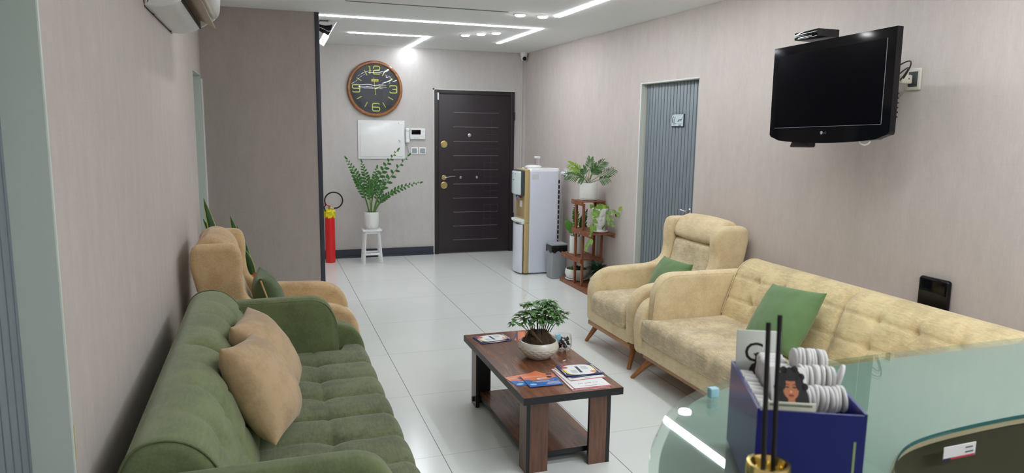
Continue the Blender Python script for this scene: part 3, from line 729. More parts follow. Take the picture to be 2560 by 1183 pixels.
for P, wd, tw in [(((-.03, 0, z), (-.12, 0, .7), (-.20, .0, 1.055)), .085, .2), (((-.03, .02, z), (-.06, 0, .6), (-.21, 0, .91)), .085, .1), (((0, 0, z), (.06, 0, .6), (-.03, -.02, .93)), .085, 0),
                  (((.03, 0, z), (.09, 0, .5), (.01, 0, .86)), .07, -.2), (((.05, 0, z), (.12, 0, .5), (.045, -.02, .79)), .06, .3), (((.05, .02, z), (.14, 0, .5), (.05, -.03, .70)), .07, -.1), (((.04, -.03, z), (.09, -.05, .45), (.035, -.06, .62)), .06, .2)]:
    sword(b, P, wd, tw)
o = b.build('foliage', M['snake'], t, sharp=None); so = o.modifiers.new('thick', 'SOLIDIFY'); so.thickness = .003
b = MB(); random.seed(3)
b.tube([(.085, -.10, .46), (.10, -.12, .505), (.115, -.13, .51)], [.012, .02, .012], 8)
for k in range(4):
    a = -.9 + k * .5; leaf(b, (.10, -.12, .505), (cos(a), -.3, sin(a) * .6 - .1), (0, -1, .3), .11, .06, None, .35, 6, .6)
b.mats = []; b.mi = [0] * len(b.f); o = b.build('orange_ribbon', M['orange'], t, sharp=None); so = o.modifiers.new('thick', 'SOLIDIFY'); so.thickness = .002

# ------------------------------------------------------------------ plant stand
PS = thing('plant_stand', 'stepped brown wooden plant stand against the right wall', 'plant stand', (3.0, 6.35, 0))
xa, xb = -.12, .12
def slatshelf(y0, y1, zt, nm='shelf'):
    b = MB(); b.rbox(xa - .008, xa + .008, y0, y1, zt - .045, zt, .002, m=M['standwood']); b.rbox(xb - .016, xb, y0, y1, zt - .045, zt, .002, m=M['standwood'])
    y = y0
    while y < y1 - .03:
        b.rbox(xa + .008, xb - .016, y, y + .036, zt - .012, zt - .001, .002, 1, m=M['standwood']); y += .046
    b.build(nm, M['standwood'], PS)
slatshelf(-.36, .42, .045); slatshelf(-.085, .39, .315); slatshelf(-.32, .15, .60); slatshelf(-.09, .17, .885)
for x in (-.102, .098):
    for y in (-.075, .095):
        b = MB(); b.rbox(x - .011, x + .011, y - .013, y + .013, .0, .86, .002); b.build('post', M['standwoodv'], PS)
for z, ys in ((.022, (-.2, -.05, .12, .3)), (.292, (-.06, .1, .3)), (.577, (-.05, .1)), (.862, (-.05, .12))):
    for y in ys: b = MB(); b.X = frame((xa - .008, y, z), (0, 1, 0), (0, 0, -1)); b.lathe([(.006, 0), (.006, .002), (.003, .004), (.001, .004)], seg=10); b.build('screw_head', M['brass'], PS)

def wp(x, y, z): return (x, y, z)
# palm
t = thing('potted_parlor_palm', 'parlor palm in white cylinder pot topping the wooden stand', 'plant', (2.995, 6.385, .885), group=None)
MB().lathe([(.02, 0), (.08, 0), (.088, .005), (.088, .012), (.078, .014), (.02, .014)], seg=40).build('saucer', M['ceramic'], t)
b = MB(); b.X = Matrix.Translation((0, 0, .015)); b.lathe([(.02, 0), (.083, 0), (.087, .004), (.087, .154), (.085, .157), (.081, .157), (.08, .14), (.01, .138)], seg=44); b.build('pot', M['ceramic'], t)
MB().lathe([(.08, .154), (.01, .158)], seg=24, closed=False).build('soil', M['soil'], t)
random.seed(21); bs, bl = MB(), MB()
def palm(p0, p1, p2, n, ln, m, plane=(0, -1, .2)):
    P = bez(p0, p1, p2, 20); bs.tube(P, [.0035 * (1 - .6 * i / 20) for i in range(21)], 5)
    for k in range(n):
        tt = .6 + .4 * k / (n - 1); i = min(19, int(tt * 20)); c = P[i]; tg = (P[i + 1] - P[i]).normalized(); sd = tg.cross(Vector(plane)).normalized()
        for s in (-1, 1):
            a = radians(48 - 26 * k / n); d = tg * cos(a) + sd * s * sin(a) + Vector((random.uniform(-.1, .1), random.uniform(-.12, .12), -.08))
            leaf(bl, c, d, plane, ln * (1 - .35 * abs(k / n - .4)), .0095, m, .22, 4)
z = .155
for p1, p2, n, ln, m_ in [((-.03, 0, .28), (-.22, -.03, .36), 13, .085, M['palml']), ((-.05, 0, .24), (-.25, -.05, .255), 12, .085, M['palm']), ((0, .0, .30), (.02, .02, .40), 12, .08, M['palm']),
                        ((.02, -.03, .3), (.08, -.14, .385), 14, .09, M['palm']), ((.05, -.10, .25), (.085, -.36, .33), 13, .09, M['palm']), ((.05, -.06, .2), (.09, -.25, .235), 11, .08, M['palm']),
                        ((-.04, -.03, .22), (-.13, -.08, .22), 12, .08, M['palm']), ((0, 0, .25), (.06, -.05, .30), 12, .08, M['palm']), ((-.02, 0, .25), (-.08, -.04, .31), 12, .08, M['palm']), ((.03, .02, .26), (.09, .05, .33), 10, .08, M['palm']), ((-.02, .03, .22), (-.12, .06, .32), 10, .08, M['palm'])]:
    palm((random.uniform(-.02, .02), random.uniform(-.01, .01), z), p1, p2, n, ln, m_)
for q in (bs, bl):
    for p in q.v:
        if p.x > XR - .004 - 2.995: p.x = XR - .004 - 2.995
bs.build('stem', M['stem'], t); bl.build('foliage', M['palm'], t, sharp=None)

# pothos in face planter
t = thing('potted_pothos', 'trailing pothos in a white face shaped planter on the second shelf', 'plant', (3.0, 6.13, .60))
MB().lathe([(.02, 0), (.06, 0), (.082, .012), (.084, .018), (.074, .014), (.03, .008)], seg=40).build('saucer', M['ceramic'], t)
def facefn(p, th, r, z):
    a = (th + pi * .62) % (2 * pi); a = min(a, 2 * pi - a)     # face direction
    k = gauss(a, .20) * gauss(z - .125, .022) * .020 + gauss(a, .28) * gauss(z - .088, .009) * .010 - gauss(a - .40, .2) * gauss(z - .142, .012) * .011 + gauss(a, .7) * gauss(z - .163, .012) * .007 + gauss(a, .4) * gauss(z - .064, .010) * .011
    if z > .185: k += .003 * sin(th * 14)
    return p + Vector((cos(th), sin(th), 0)) * k
b = MB(); b.X = Matrix.Translation((0, 0, .009)); b.lathe([(.02, 0), (.05, 0), (.045, .008), (.028, .016), (.026, .036), (.036, .048), (.052, .062), (.057, .071), (.060, .08), (.0615, .085), (.063, .09), (.0635, .095), (.064, .10), (.0645, .108), (.065, .116), (.066, .125), (.066, .133), (.066, .141), (.066, .15), (.067, .157), (.068, .164), (.069, .17), (.074, .19), (.078, .21), (.077, .222), (.072, .224), (.068, .21), (.06, .20), (.01, .198)], seg=64, fn=facefn); b.build('face_planter', M['ceramic'], t)
random.seed(8); bs, bl = MB(), MB()
def heart(c, d, s, m): leaf(bl, c, d, (random.uniform(-.6, .2), -1, random.uniform(-.1, .5)), s, s * .72, m, .15, 5, .2, .75)
def vine(P, n, s):
    bs.tube(P, .0018, 5)
    for k in range(n):
        i = int((k + .6) / n * (len(P) - 1)); c = P[i]; heart(c + Vector((random.uniform(-.012, .012), random.uniform(-.02, .0), random.uniform(-.01, .01))), Vector((random.uniform(-1, 1), -.3, random.uniform(-1, .1))), s * random.uniform(.7, 1.15), M['pothos'])
vine(bez((-.03, -.03, .22), (-.12, -.08, .26), (-.13, -.10, .04), 14), 10, .055)
vine(bez((-.10, -.09, .12), (-.13, -.1, -.05), (-.20, -.07, -.16), 14), 8, .05)
vine(bez((.04, -.05, .22), (.07, -.10, .2), (.055, -.11, .06), 14), 11, .034)
vine(bez((.03, -.05, .22), (.03, -.12, .16), (.0, -.11, .04), 14), 9, .034)
vine(bez((.03, 0, .22), (.09, -.08, .24), (.12, -.16, .20), 10), 3, .045)
vine(bez((-.02, 0, .22), (-.06, -.02, .28), (-.10, -.06, .18), 10), 6, .055)
for k in range(20): heart((random.uniform(-.06, .06), random.uniform(-.06, .04), .225), (random.uniform(-.6, .7), random.uniform(-.6, .2), random.uniform(.2, 1.2)), random.uniform(.04, .065), M['palml'] if k % 2 else M['pothos'])
leaf(bl, (.115, -.16, .22), (.5, -.3, .7), (-.3, -1, 0), .06, .045, M['palml']); leaf(bl, (.105, -.12, .19), (.2, -.3, -1), (-.3, -1, 0), .035, .02, M['bark'])
for q in (bs, bl):
    for p in q.v:
        if p.x > XR - .004 - 3.0: p.x = XR - .004 - 3.0
bs.build('vine', M['stem'], t); bl.build('foliage', M['pothos'], t, sharp=None)

# small zz on third shelf
t = thing('potted_zz_plant', 'upright zz plant in white cylinder pot on the third shelf', 'plant', (2.985, 6.60, .315))
MB().lathe([(.02, 0), (.074, 0), (.082, .006), (.082, .012), (.02, .012)], seg=36).build('saucer', M['ceramic'], t)
b = MB(); b.X = Matrix.Translation((0, 0, .0125)); b.lathe([(.02, 0), (.073, 0), (.076, .003), (.076, .166), (.074, .169), (.07, .169), (.069, .15), (.01, .148)], seg=40); b.build('pot', M['ceramic'], t)
MB().lathe([(.07, .165), (.01, .168)], seg=20, closed=False).build('soil', M['soil'], t)
random.seed(5); bs, bl = MB(), MB()
for a, bb, cc, m_ in [((-.01, 0, .16), (-.03, -.02, .34), (-.045, -.03, .50), M['zzl']), ((-.02, 0, .16), (-.08, -.02, .26), (-.135, -.03, .345), M['zzl']), ((.01, 0, .16), (.04, 0, .3), (.09, 0, .42), M['zz']), ((.01, -.01, .16), (.02, -.05, .26), (.05, -.06, .30), M['zz'])]:
    frond(bs, bl, a, bb, cc, 20, .06, .026, m_, 45, .006, .3)
bs.build('stem', M['stem'], t); bl.build('foliage', M['zz'], t, sharp=None)

# shallow bowl on base shelf
t = thing('bowl_planter', 'wide white bowl planter with small leafy plants on bottom shelf', 'plant', (2.99, 6.60, .045))
MB().lathe([(.02, 0), (.10, 0), (.118, .008), (.12, .014), (.10, .016), (.02, .014)], seg=44).build('saucer', M['ceramic'], t)
b = MB(); b.X = Matrix.Translation((0, 0, .0155)); b.lathe([(.03, 0), (.085, 0), (.11, .018), (.122, .05), (.118, .085), (.112, .098), (.106, .098), (.108, .085), (.01, .080)], seg=48); b.build('pot', M['ceramic'], t)
MB().lathe([(.107, .104), (.01, .112)], seg=24, closed=False).build('soil', M['soil'], t)
random.seed(9); bl = MB()
for cx_, cy_, m_ in ((-.06, -.03, M['zzl']), (.04, -.01, M['drac']), (.03, -.06, M['drac']), (.0, .03, M['drac'])):
    for k in range(16):
        a = random.uniform(0, 2 * pi); leaf(bl, (cx_, cy_, .105), (cos(a), sin(a), random.uniform(.5, 1.6)), (0, 0, 1), random.uniform(.05, .085), .026, m_, .3)
bl.build('foliage', M['drac'], t, sharp=None)

# dark dracaena near end of base shelf
t = thing('potted_dracaena', 'dark green bushy plant in white pot behind the cream armchair', 'plant', (2.985, 6.12, .045))
b = MB(); b.lathe([(.02, 0), (.055, 0), (.06, .004), (.068, .13), (.066, .133), (.062, .133), (.06, .118), (.01, .116)], seg=36); b.build('pot', M['ceramic'], t)
random.seed(14); bl = MB()
for k in range(90):
    a = random.uniform(0, 2 * pi); e = random.uniform(.1, 1.5); h = .12 + random.uniform(0, .09)
    leaf(bl, (cos(a) * .015, sin(a) * .015, h), (cos(a) * cos(e), sin(a) * cos(e) - .1, sin(e)), (0, 0, 1), random.uniform(.09, .155), .028, M['drac'], .35, 6)
bl.build('foliage', M['drac'], t, sharp=None)

# trash bin
t = thing('waste_bin', 'grey waste bin with black liner between cooler and plant stand', 'bin', (2.90, 6.93, 0))
MB().rbox(-.085, .085, -.075, .075, 0, .35, .012, 3).build('bin_body', M['grey'], t)
b = MB(); b.rbox(-.093, .093, -.083, .083, .285, .356, .012, 3, div=(10, 8, 3), fn=lambda p: p + Vector((sin(p.y * 160) * .003, sin(p.x * 150) * .003, .012 * sin(p.x * 70 + p.y * 50) if p.z < .32 else 0))); b.build('bin_liner', M['blackbag'], t)
MB().rbox(-.094, .094, -.084, .084, .355, .375, .008, 2).build('bin_lid', M['grey'], t)

# ================================================================== WATER DISPENSER
t = thing('water_dispenser', 'white and champagne standing water cooler by the entrance door', 'water cooler', (2.66, 7.14, 0))
# local x 0..0.32 depth (front faces -x), y 0..0.31
MB().rbox(.0, .335, 0, .31, .012, 1.135, .02, 4).build('cabinet', M['dispwhite'], t)
b = MB(); b.rbox(.004, .345, .006, .304, 1.08, 1.15, .018, 4); b.build('top_cap', M['whiteg'], t)
def cur(p):
    q = (p.y - .155) / .155; return Vector((p.x - .035 * (1 - q * q), p.y, p.z)) if p.x < -.03 else p
b = MB(); b.rbox(-.052, .001, .002, .308, .012, .56, .012, 3, div=(2, 10, 1)); b.build('lower_side_panel', M['goldpl'], t)
b = MB(); b.rbox(-.075, -.05, .02, .29, .014, .545, .010, 3, div=(2, 10, 1), fn=cur); b.build('lower_door', M['dispwhite'], t)
b = MB(); b.rbox(-.05, .001, .002, .308, .56, 1.14, .01, 3)
b.build('upper_surround', M['goldpl'], t)
b = MB(); b.rbox(-.095, -.04, .03, .28, .575, .60, .006, 2, div=(2, 8, 1), fn=cur); b.rbox(-.082, -.04, .014, .296, .548, .60, .008, 2); b.build('drip_shelf', M['white'], t)
b = MB(); b.rbox(-.052, -.048, .035, .275, .62, .86, .004); b.build('tap_recess', plain('tap_recess_tan', C3(168, 140, 96), .4), t)
b = MB(); b.rbox(-.098, -.048, .03, .28, .865, 1.118, .016, 3, div=(2, 10, 1), fn=cur); b.build('front_panel', plain('panel_pale', C3(214, 226, 228), .15, coat=.5), t)
b = MB(); b.rbox(-.092, -.046, .022, .288, .855, 1.128, .014, 3, div=(2, 10, 1)); b.build('panel_rim', M['dgrey'], t)
for y, m_ in ((.11, M['pred']), (.155, M['plblue']), (.20, M['pblue'])):
    b = MB(); b.tube([(-.05, y, .83), (-.075, y, .83)], .011, 10); b.tube([(-.075, y, .838), (-.078, y, .805)], .008, 8); o = b.build('tap', M['chrome'], t)
    b = MB(); b.rbox(-.088, -.072, y - .009, y + .009, .832, .85, .003); b.build('tap_lever', m_, o)
b = MB(); b.rbox(-.055, -.0505, .09, .16, .73, .80, .001); b.build('tap_sticker', M['paper'], t)
for k in range(3): MB().rbox(-.1325, -.128, .10 + k * .05, .11 + k * .05, 1.085, 1.093, .001).build('indicator', M['dgrey'], t)
MB().rbox(-.134, -.129, .13, .18, 1.02, 1.028, .001).build('maker_mark', M['dgrey'], t)
b = MB(); b.rbox(.02, .098, -.0015, .001, 1.035, 1.09, .0005); b.build('side_sticker', plain('sticker_pale', C3(214, 214, 220), .5), t)
b = MB(); b.lathe([(.09, 0), (.095, .006), (.095, .016), (.07, .030), (.03, .034)], c=(.09, .15, 1.149), seg=40); b.build('bottle_collar', M['whiteg'], t)
b = MB(); b.tube([(.115, .15, 1.175), (.115, .15, 1.255)], .005, 8, m=M['chrome']); b.tube([(.155, .15, 1.175), (.155, .15, 1.255)], .0025, 8, m=M['white'])
b.rbox(.103, .165, .13, .17, 1.252, 1.275, .008, 3, m=M['white']); b.build('water_pump_spout', M['white'], t)
b = MB()
for k in range(16): b.rbox(.335, .352, .012, .03, .16 + k * .055, .16 + k * .055 + .04, .004, 1)
b.build('rear_condenser', M['blackmatte'], t)
# sockets
t = thing('wall_socket', 'white wall socket with round plug between cooler and palm', 'socket', (XR, 7.30, 1.08))
MB().rbox(-.011, 0, -.042, .042, -.055, .055, .006).build('faceplate', M['whiteg'], t)
MB().rbox(-.0125, -.009, -.026, .026, -.034, .034, .003).build('socket_insert', M['grey'], t)
tag(MB().lathe([(.001, 0), (.021, 0), (.022, .03), (.015, .045), (.002, .046)], seg=20).build('power_plug', M['white']), 'round white plug in the socket behind the water cooler', 'plug')
o = bpy.data.objects['power_plug']; o.matrix_world = frame((XR - .0126, 7.30, 1.085), (0, 1, 0), (0, 0, 1)) @ Matrix.Rotation(0, 4, 'X')
o.matrix_world = Matrix.Translation((XR - .0126, 7.30, 1.085)) @ Matrix.Rotation(radians(-90), 4, 'Y')
b = MB(); b.X = Matrix.Translation((-2.66, -7.14, 0)); b.tube(bez((XR - .056, 7.3, 1.085), (XR - .07, 7.3, .95), (XR - .02, 7.32, .7), 12) + [Vector((XR - .02, 7.33, .3)), Vector((XR - .05, 7.30, .05))], .004, 6)
b.build('power_cord', M['white'], bpy.data.objects['water_dispenser'])

# ================================================================== TV GROUP
# local: y = along wall (+y away from viewer), z up, screen faces -x
TV = thing('television', 'black flat television tilted on the right wall', 'television', (2.80, 3.085, 1.80))
TV.rotation_euler = (radians(-1.7), radians(1.0), 0)
hw, hb, ht = .427, -.262, .262
b = MB()
def tvoutline(n=12):
    p = [(-hw, ht), (-hw, hb + .035)]
    for k in range(n + 1):
        a = k / n; y = -hw + .012 + (2 * hw - .024) * a; p.append((y, hb + .012 - .028 * sin(pi * a) ** .6 + .010 * (0 if 0 < k < n else 1)))
    return p + [(hw, hb + .035), (hw, ht)]
old = frame((0, 0, 0), (0, 1, 0), (0, 0, 1))     # local z -> +x
b.X = old; b.prism(tvoutline(), 0, .035, M['gloss']); b.X = Matrix.Identity(4)
b.build('bezel', M['gloss'], TV, smooth=False)
b = MB(); b.rbox(-.0015, .001, -hw + .052, hw - .042, hb + .072, ht - .048, .0005, 1); b.build('screen', M['screen'], TV, smooth=False)
b = MB(); y0, y1, z0, z1 = -hw + .052, hw - .042, hb + .072, ht - .048
b.box(-.003, -.0008, y0 - .002, y0, z0, z1); b.box(-.003, -.0008, y0, y1, z0 - .002, z0); b.build('screen_edge', M['greytext'], TV, smooth=False)
b = MB(); b.rbox(.03, .085, -hw + .008, hw - .008, hb + .02, ht - .006, .012, 2, div=(2, 4, 4), fn=lambda p: Vector((p.x, p.y * (1 - max(0, p.x - .045) * 3.2), p.z * (1 - max(0, p.x - .045) * 3.2)))); b.build('rear_housing', M['black'], TV)
b = MB()
for k in range(6): b.rbox(.040, .05, -hw + .0065, -hw + .012, -.16 + k * .022, -.152 + k * .022, .001, 1)
b.build('side_button', M['black'], TV)
b = MB(); X0 = frame((-.0006, .0, hb + .038), (0, -1, 0), (0, 0, 1)); b.X = X0; b.lathe([(.009, 0), (.009, .0006), (.001, .0006)], c=(-.012, 0, 0), seg=20, m=M['grey']); b.X = Matrix.Identity(4)
text_geo(b, 'LG', .017, X0 @ Matrix.Translation((.012, 0, .0003)), M['chrome']); b.build('logo', M['grey'], TV, smooth=False)
b = MB(); b.rbox(.02, .075, .13, .26, hb - .038, hb + .005, .01, 2, fn=lambda p: p + Vector((0, (hb - p.z) * .6 if p.y > .2 else 0, 0))); b.build('speaker_lug', M['black'], TV)
b = MB(); b.rbox(.08, .11, -.12, .12, -.12, .12, .006); b.rbox(.10, .33, -.03, .03, -.04, .04, .008); b.rbox(.322, .333, -.1, .1, -.13, .13, .004); b.build('wall_bracket', M['black'], TV)
b = MB(); b.tube([(.01, -.31, hb - .006), (.012, -.295, hb - .022), (.014, -.27, hb - .027), (.014, -.245, hb - .02), (.01, -.24, hb - .006)], .004, 8); b.build('cable_loop', M['white'], TV)
b = MB(); b.tube(bez((.06, -.36, .02), (.16, -.42, .14), (.235, -.245, .04), 12), .0035, 8); b.tube(bez((.06, -.34, .06), (.18, -.42, .18), (.25, -.25, .05), 12), .0035, 8); b.build('power_cable', M['black'], TV)
bx = thing('set_top_box', 'small black digital receiver resting on top of the television', 'receiver', (2.80, 3.20, 2.0725))
bx.rotation_euler = (radians(-1.7), radians(1), radians(-4))
MB().rbox(-.045, .085, -.085, .105, 0, .04, .002, 1).build('case', M['black'], bx)
MB().rbox(-.049, -.044, -.084, .104, .001, .039, .0015, 1).build('front_panel', M['gloss'], bx)
b = MB(); b.rbox(-.0502, -.049, -.082, .102, .024, .027, .0004, 1); b.rbox(-.0502, -.049, -.04, .07, .005, .010, .0004, 1); b.rbox(-.0502, -.049, -.082, .102, .0012, .0022, .0004, 1); b.build('chrome_line', M['chrome'], bx)
t = thing('wall_socket', 'white wall socket half hidden behind the television edge', 'socket', (XR, 2.85, 1.852))
MB().rbox(-.012, 0, -.043, .043, -.055, .055, .006).build('faceplate', M['offwhite'], t)
MB().rbox(-.0135, -.009, -.028, .028, -.038, .038, .003).build('socket_insert', M['dgrey'], t)
b = MB(); b.rbox(-.075, -.0137, -.024, .02, -.024, .02, .008, 3); b.rbox(-.082, -.074, -.022, .018, -.022, .018, .006, 2); t2 = thing('plug_adapter', 'pale grey plug adapter in the socket beside the television', 'plug', (XR, 2.872, 1.853)); b.build('adapter_body', M['offwhite'], t2)
b = MB()
for y in (-.01, .008): b.tube([(-.08, y, 0), (-.0825, y, 0)], .0025, 8)
b.tube([(-.04, -.0238, 0), (-.04, -.0246, 0)], .004, 8)
b.build('pin_hole', M['dgrey'], t2)
# black box above cream sofa
b = MB(); b.rbox(XR - .035, XR, 2.512, 2.682, .60, .872, .016, 4); tag(b.build('wall_box', M['gloss']), 'black rectangular plastic box low on the wall behind the cream sofa', 'box')

# ================================================================== AIR CONDITIONER
A = thing('air_conditioner', 'white split air conditioner with open vane high on left wall', 'air conditioner', (XL, 3.48, 2.07))
prof = [(0, 0, .01), (.06, -.005, .03), (.135, .018, .02), (.15, .035, .004), (.15, .30, .0), (0, .30, .0)]
b = MB(); plate(b, [(0, 0, .004), (.05, -.004, .02), (.12, .012, .03), (.148, .034, .004), (.148, .31, .004), (0, .31, .004)], 0, 1.0, .018, .012, 6); b.build('rear_casing', M['white'], A, sharp=50)
b = MB(); plate(b, [(.20, .095, .003), (.232, .085, .012), (.252, .12, .02), (.258, .20, .02), (.245, .31, .01), (.146, .31, .004), (.146, .115, .003)], .0, 1.0, .008, .01, 4); b.build('front_panel', M['whiteg'], A, sharp=50)
b = MB(); b.box(.135, .21, .02, .98, .10, .118); b.box(.13, .15, .02, .98, .035, .12); b.build('air_duct', M['brownpart'], A, smooth=False)
b = MB(); b.box(.144, .152, .02, .98, .030, .048); b.build('outlet_slot', M['blackmatte'], A, smooth=False)
for y in (0, .984):
    b = MB(); plate(b, [(.145, .033, .002), (.175, .05, .01), (.232, .088, .01), (.215, .13, .002), (.145, .13, .002)], y, y + .016, .003, .01, 1, seg=2); b.build('end_cheek', M['white'], A)
b = MB(); b.X = Matrix.Translation((.155, 0, .075)) @ Matrix.Rotation(radians(28), 4, 'Y'); b.rbox(-.012, .082, .03, .965, -.004, .002, .0025, 2); b.build('vane', M['brownflap'], A)
b = MB()
for k in range(7): b.rbox(.16, .20, .10 + k * .13, .103 + k * .13, .07, .115, .001, 1)
b.build('inner_louvre', M['grey'], A)
b = MB(); b.box(.2575, .259, .70, .78, .17, .172); b.build('badge_line', M['greytext'], A, smooth=False)
b = MB(); b.tube([(.001, .5, -.002), (.002, .75, -.003), (.001, 1.0, -.002)], .002, 5)
for y in (.22, .86): b.tube([(0, y, -.001), (.012, y + .01, -.006)], .0016, 5)
b.tube([(.001, .0, .02), (.001, .02, -.001), (.001, .5, -.002)], .0022, 5); b.build('dark_gasket', M['blackmatte'], A)

# ================================================================== SOFAS AND ARMCHAIRS
# local: x from wall into the room, y along the wall, z up
def legs(t, pts):
    for (x0, y0, x1, y1) in pts:
        b = MB(); b.tube([(x1, y1, 0), (x1 + (x0 - x1) * .05, y1 + (y0 - y1) * .05, .008), (x0, y0, .15)], [.0125, .0135, .023], 14); b.build('leg', M['legwood'], t)
def make_sofa(loc, rz, label, fab, seatfab, fin, backfab):
    t = thing('sofa', label, 'sofa', loc, rz)
    H = 1.07; seams = [0.0]; cells = [k * .2275 for k in range(-4, 5)]
    btn = [-.6825, -.455, -.2275, .2275, .455, .6825]
    # seat
    def sfn(p):
        kx = max(0, min(1, (p.x - fin + .01) / .04)); kx = kx * kx * (3 - 2 * kx)
        if abs(p.y) > .80: p = Vector((p.x, (1 if p.y > 0 else -1) * (.80 + (abs(p.y) - .80) * (1 + kx * 1.15)), p.z))
        if p.z < .30: return p
        u = min(1, (p.z - .30) / .07); d = .0
        for c in cells:
            a = abs(c)
            if a > .86: continue
            wv = .35 + .65 * max(gauss(p.x - .66, .10), .55 if p.x > .66 else .3)
            yo = p.y - c - (.016 * gauss(p.x - .56, .10) - .012 * gauss(p.x - .80, .10) if c else 0)
            d += (.011 if c else .018) * gauss(yo, .011) * wv + (.007 if c else .009) * gauss(yo, .045) * wv
        for c in btn: d += .014 * gauss(sqrt((p.x - .66) ** 2 + (p.y - c) ** 2), .035)
        d += .006 * gauss(p.x - .66, .010)
        ph = 1 - 2 * abs(((p.y / .2275) % 1) - .5)
        bulge = .0035 * sqrt(max(0, sin(pi * ((p.y / .2275) % 1)))) - .001
        q = p.copy()
        if p.z > .38: q.z += (bulge - d) * u
        else: q.z += (bulge - d) * u * .6
        if p.x > .86: q.x += (bulge * .6 - d * .7) * u
        return q
    b = MB(); b.rbox(.30, .935, -.905, .905, .245, .415, .055, 6, (50, 190, 3), sfn)
    o = b.build('seat_cushion', seatfab, t, sharp=None)
    b = MB(); b.rbox(.10, .915, -1.03, 1.03, .165, .262, .014, 3); b.build('base', fab, t)
    b = MB(); b.rbox(.13, .895, -1.0, 1.0, .136, .168, .004); b.build('rail', M['railwood'], t)
    # back
    prof = [(.13, .26, .01), (.055, .55, .05), (.07, .70, .05), (.12, .765, .05), (.225, .765, .05), (.30, .70, .06), (.335, .60, .08), (.40, .42, .05), (.42, .26, .01)]
    def bd(x, y, z, n):
        if n.x < -.2 and z < .7: return 0
        u = max(0, min(1, (n.x + .2) * 2)) if z > .68 else 1
        ph = (y / .2275) % 1; d = .005 * sqrt(max(0, sin(pi * ph))) - .001
        for c in cells:
            if abs(c) > .86: continue
            if c == 0: d -= .022 * gauss(y, .010) + .012 * gauss(y, .035)
            else: d -= (.004 * gauss(y - c, .010) + .009 * gauss(y - c, .04)) * (.12 + .88 * max(gauss(z - .665, .07), gauss(z - .53, .07)))
        for zz in (.665, .53):
            d -= .007 * gauss(z - zz, .009)
            for c in btn: d -= .020 * gauss(sqrt((z - zz) ** 2 + (y - c) ** 2), .026)
        return d * u
    b = MB(); plate(b, prof, -.905, .905, .03, .011, 150, bd, 5); b.build('backrest', backfab, t, sharp=None)
    P = [q for q in resample(roundpoly(prof), .02)]
    for s in (-1, 1):
        b = MB(); b.tube([Vector((q.x, s * .893, q.y)) for q in P if q.y > .42], .0035, 6, cap=False); b.build('back_piping', fab, t)
    for s in (-1, 1):
        b = MB(); a0, a1 = sorted((s * .905, s * 1.005))
        plate(b, [(.12, .28, .02), (.08, .60, .05), (.12, .69, .04), (fin - .085, .693, .08), (fin - .02, .59, .05), (fin, .28, .02)], a0, a1, .034, .02, 3, None, 6); b.build('armrest', fab, t, sharp=None)
        b = MB(); off = s * .938
        pp = resample(roundpoly([(.12, .40, .0), (.11, .60, .03), (.14, .688, .03), (fin - .085, .692, .08), (fin - .02, .59, .05), (fin - .005, .40, .0)]), .02)
        b.tube([Vector((q.x, off if False else s * .913, q.y - .012)) for q in pp if q.x > .3 and q.y > .43], .003, 6, cap=False); b.build('arm_piping', fab, t)
        b = MB(); a0, a1 = sorted((s * .975, s * 1.07))
        plate(b, [(.08, .165, .01), (.05, .50, .04), (.10, .54, .04), (.86, .53, .13), (.945, .40, .08), (.925, .165, .02)], a0, a1, .022, .02, 2, None, 5); b.build('side_panel', fab, t, sharp=None)
    legs(t, [(.86, .93, .955, 1.02), (.86, -.93, .955, -1.02), (.18, .93, .12, 1.0), (.18, -.93, .12, -1.0)])
    return t
make_sofa((XL + .008, 2.835, 0), 0, 'green tufted sofa against the left wall', M['green'], M['greenseat'], .80, fabric('green_chenille_back', C3(128, 138, 96), C3(106, 116, 82), C3(120, 130, 90), 5))  # back fabric lightened in colour for the light falling on it
make_sofa((XR - .008, 2.885, 0), pi, 'cream tufted sofa under the television against the right wall', M['beige'], M['beigeseat'], .89, fabric('cream_chenille_back', C3(228, 208, 160), C3(190, 168, 128), C3(216, 196, 150), 5))

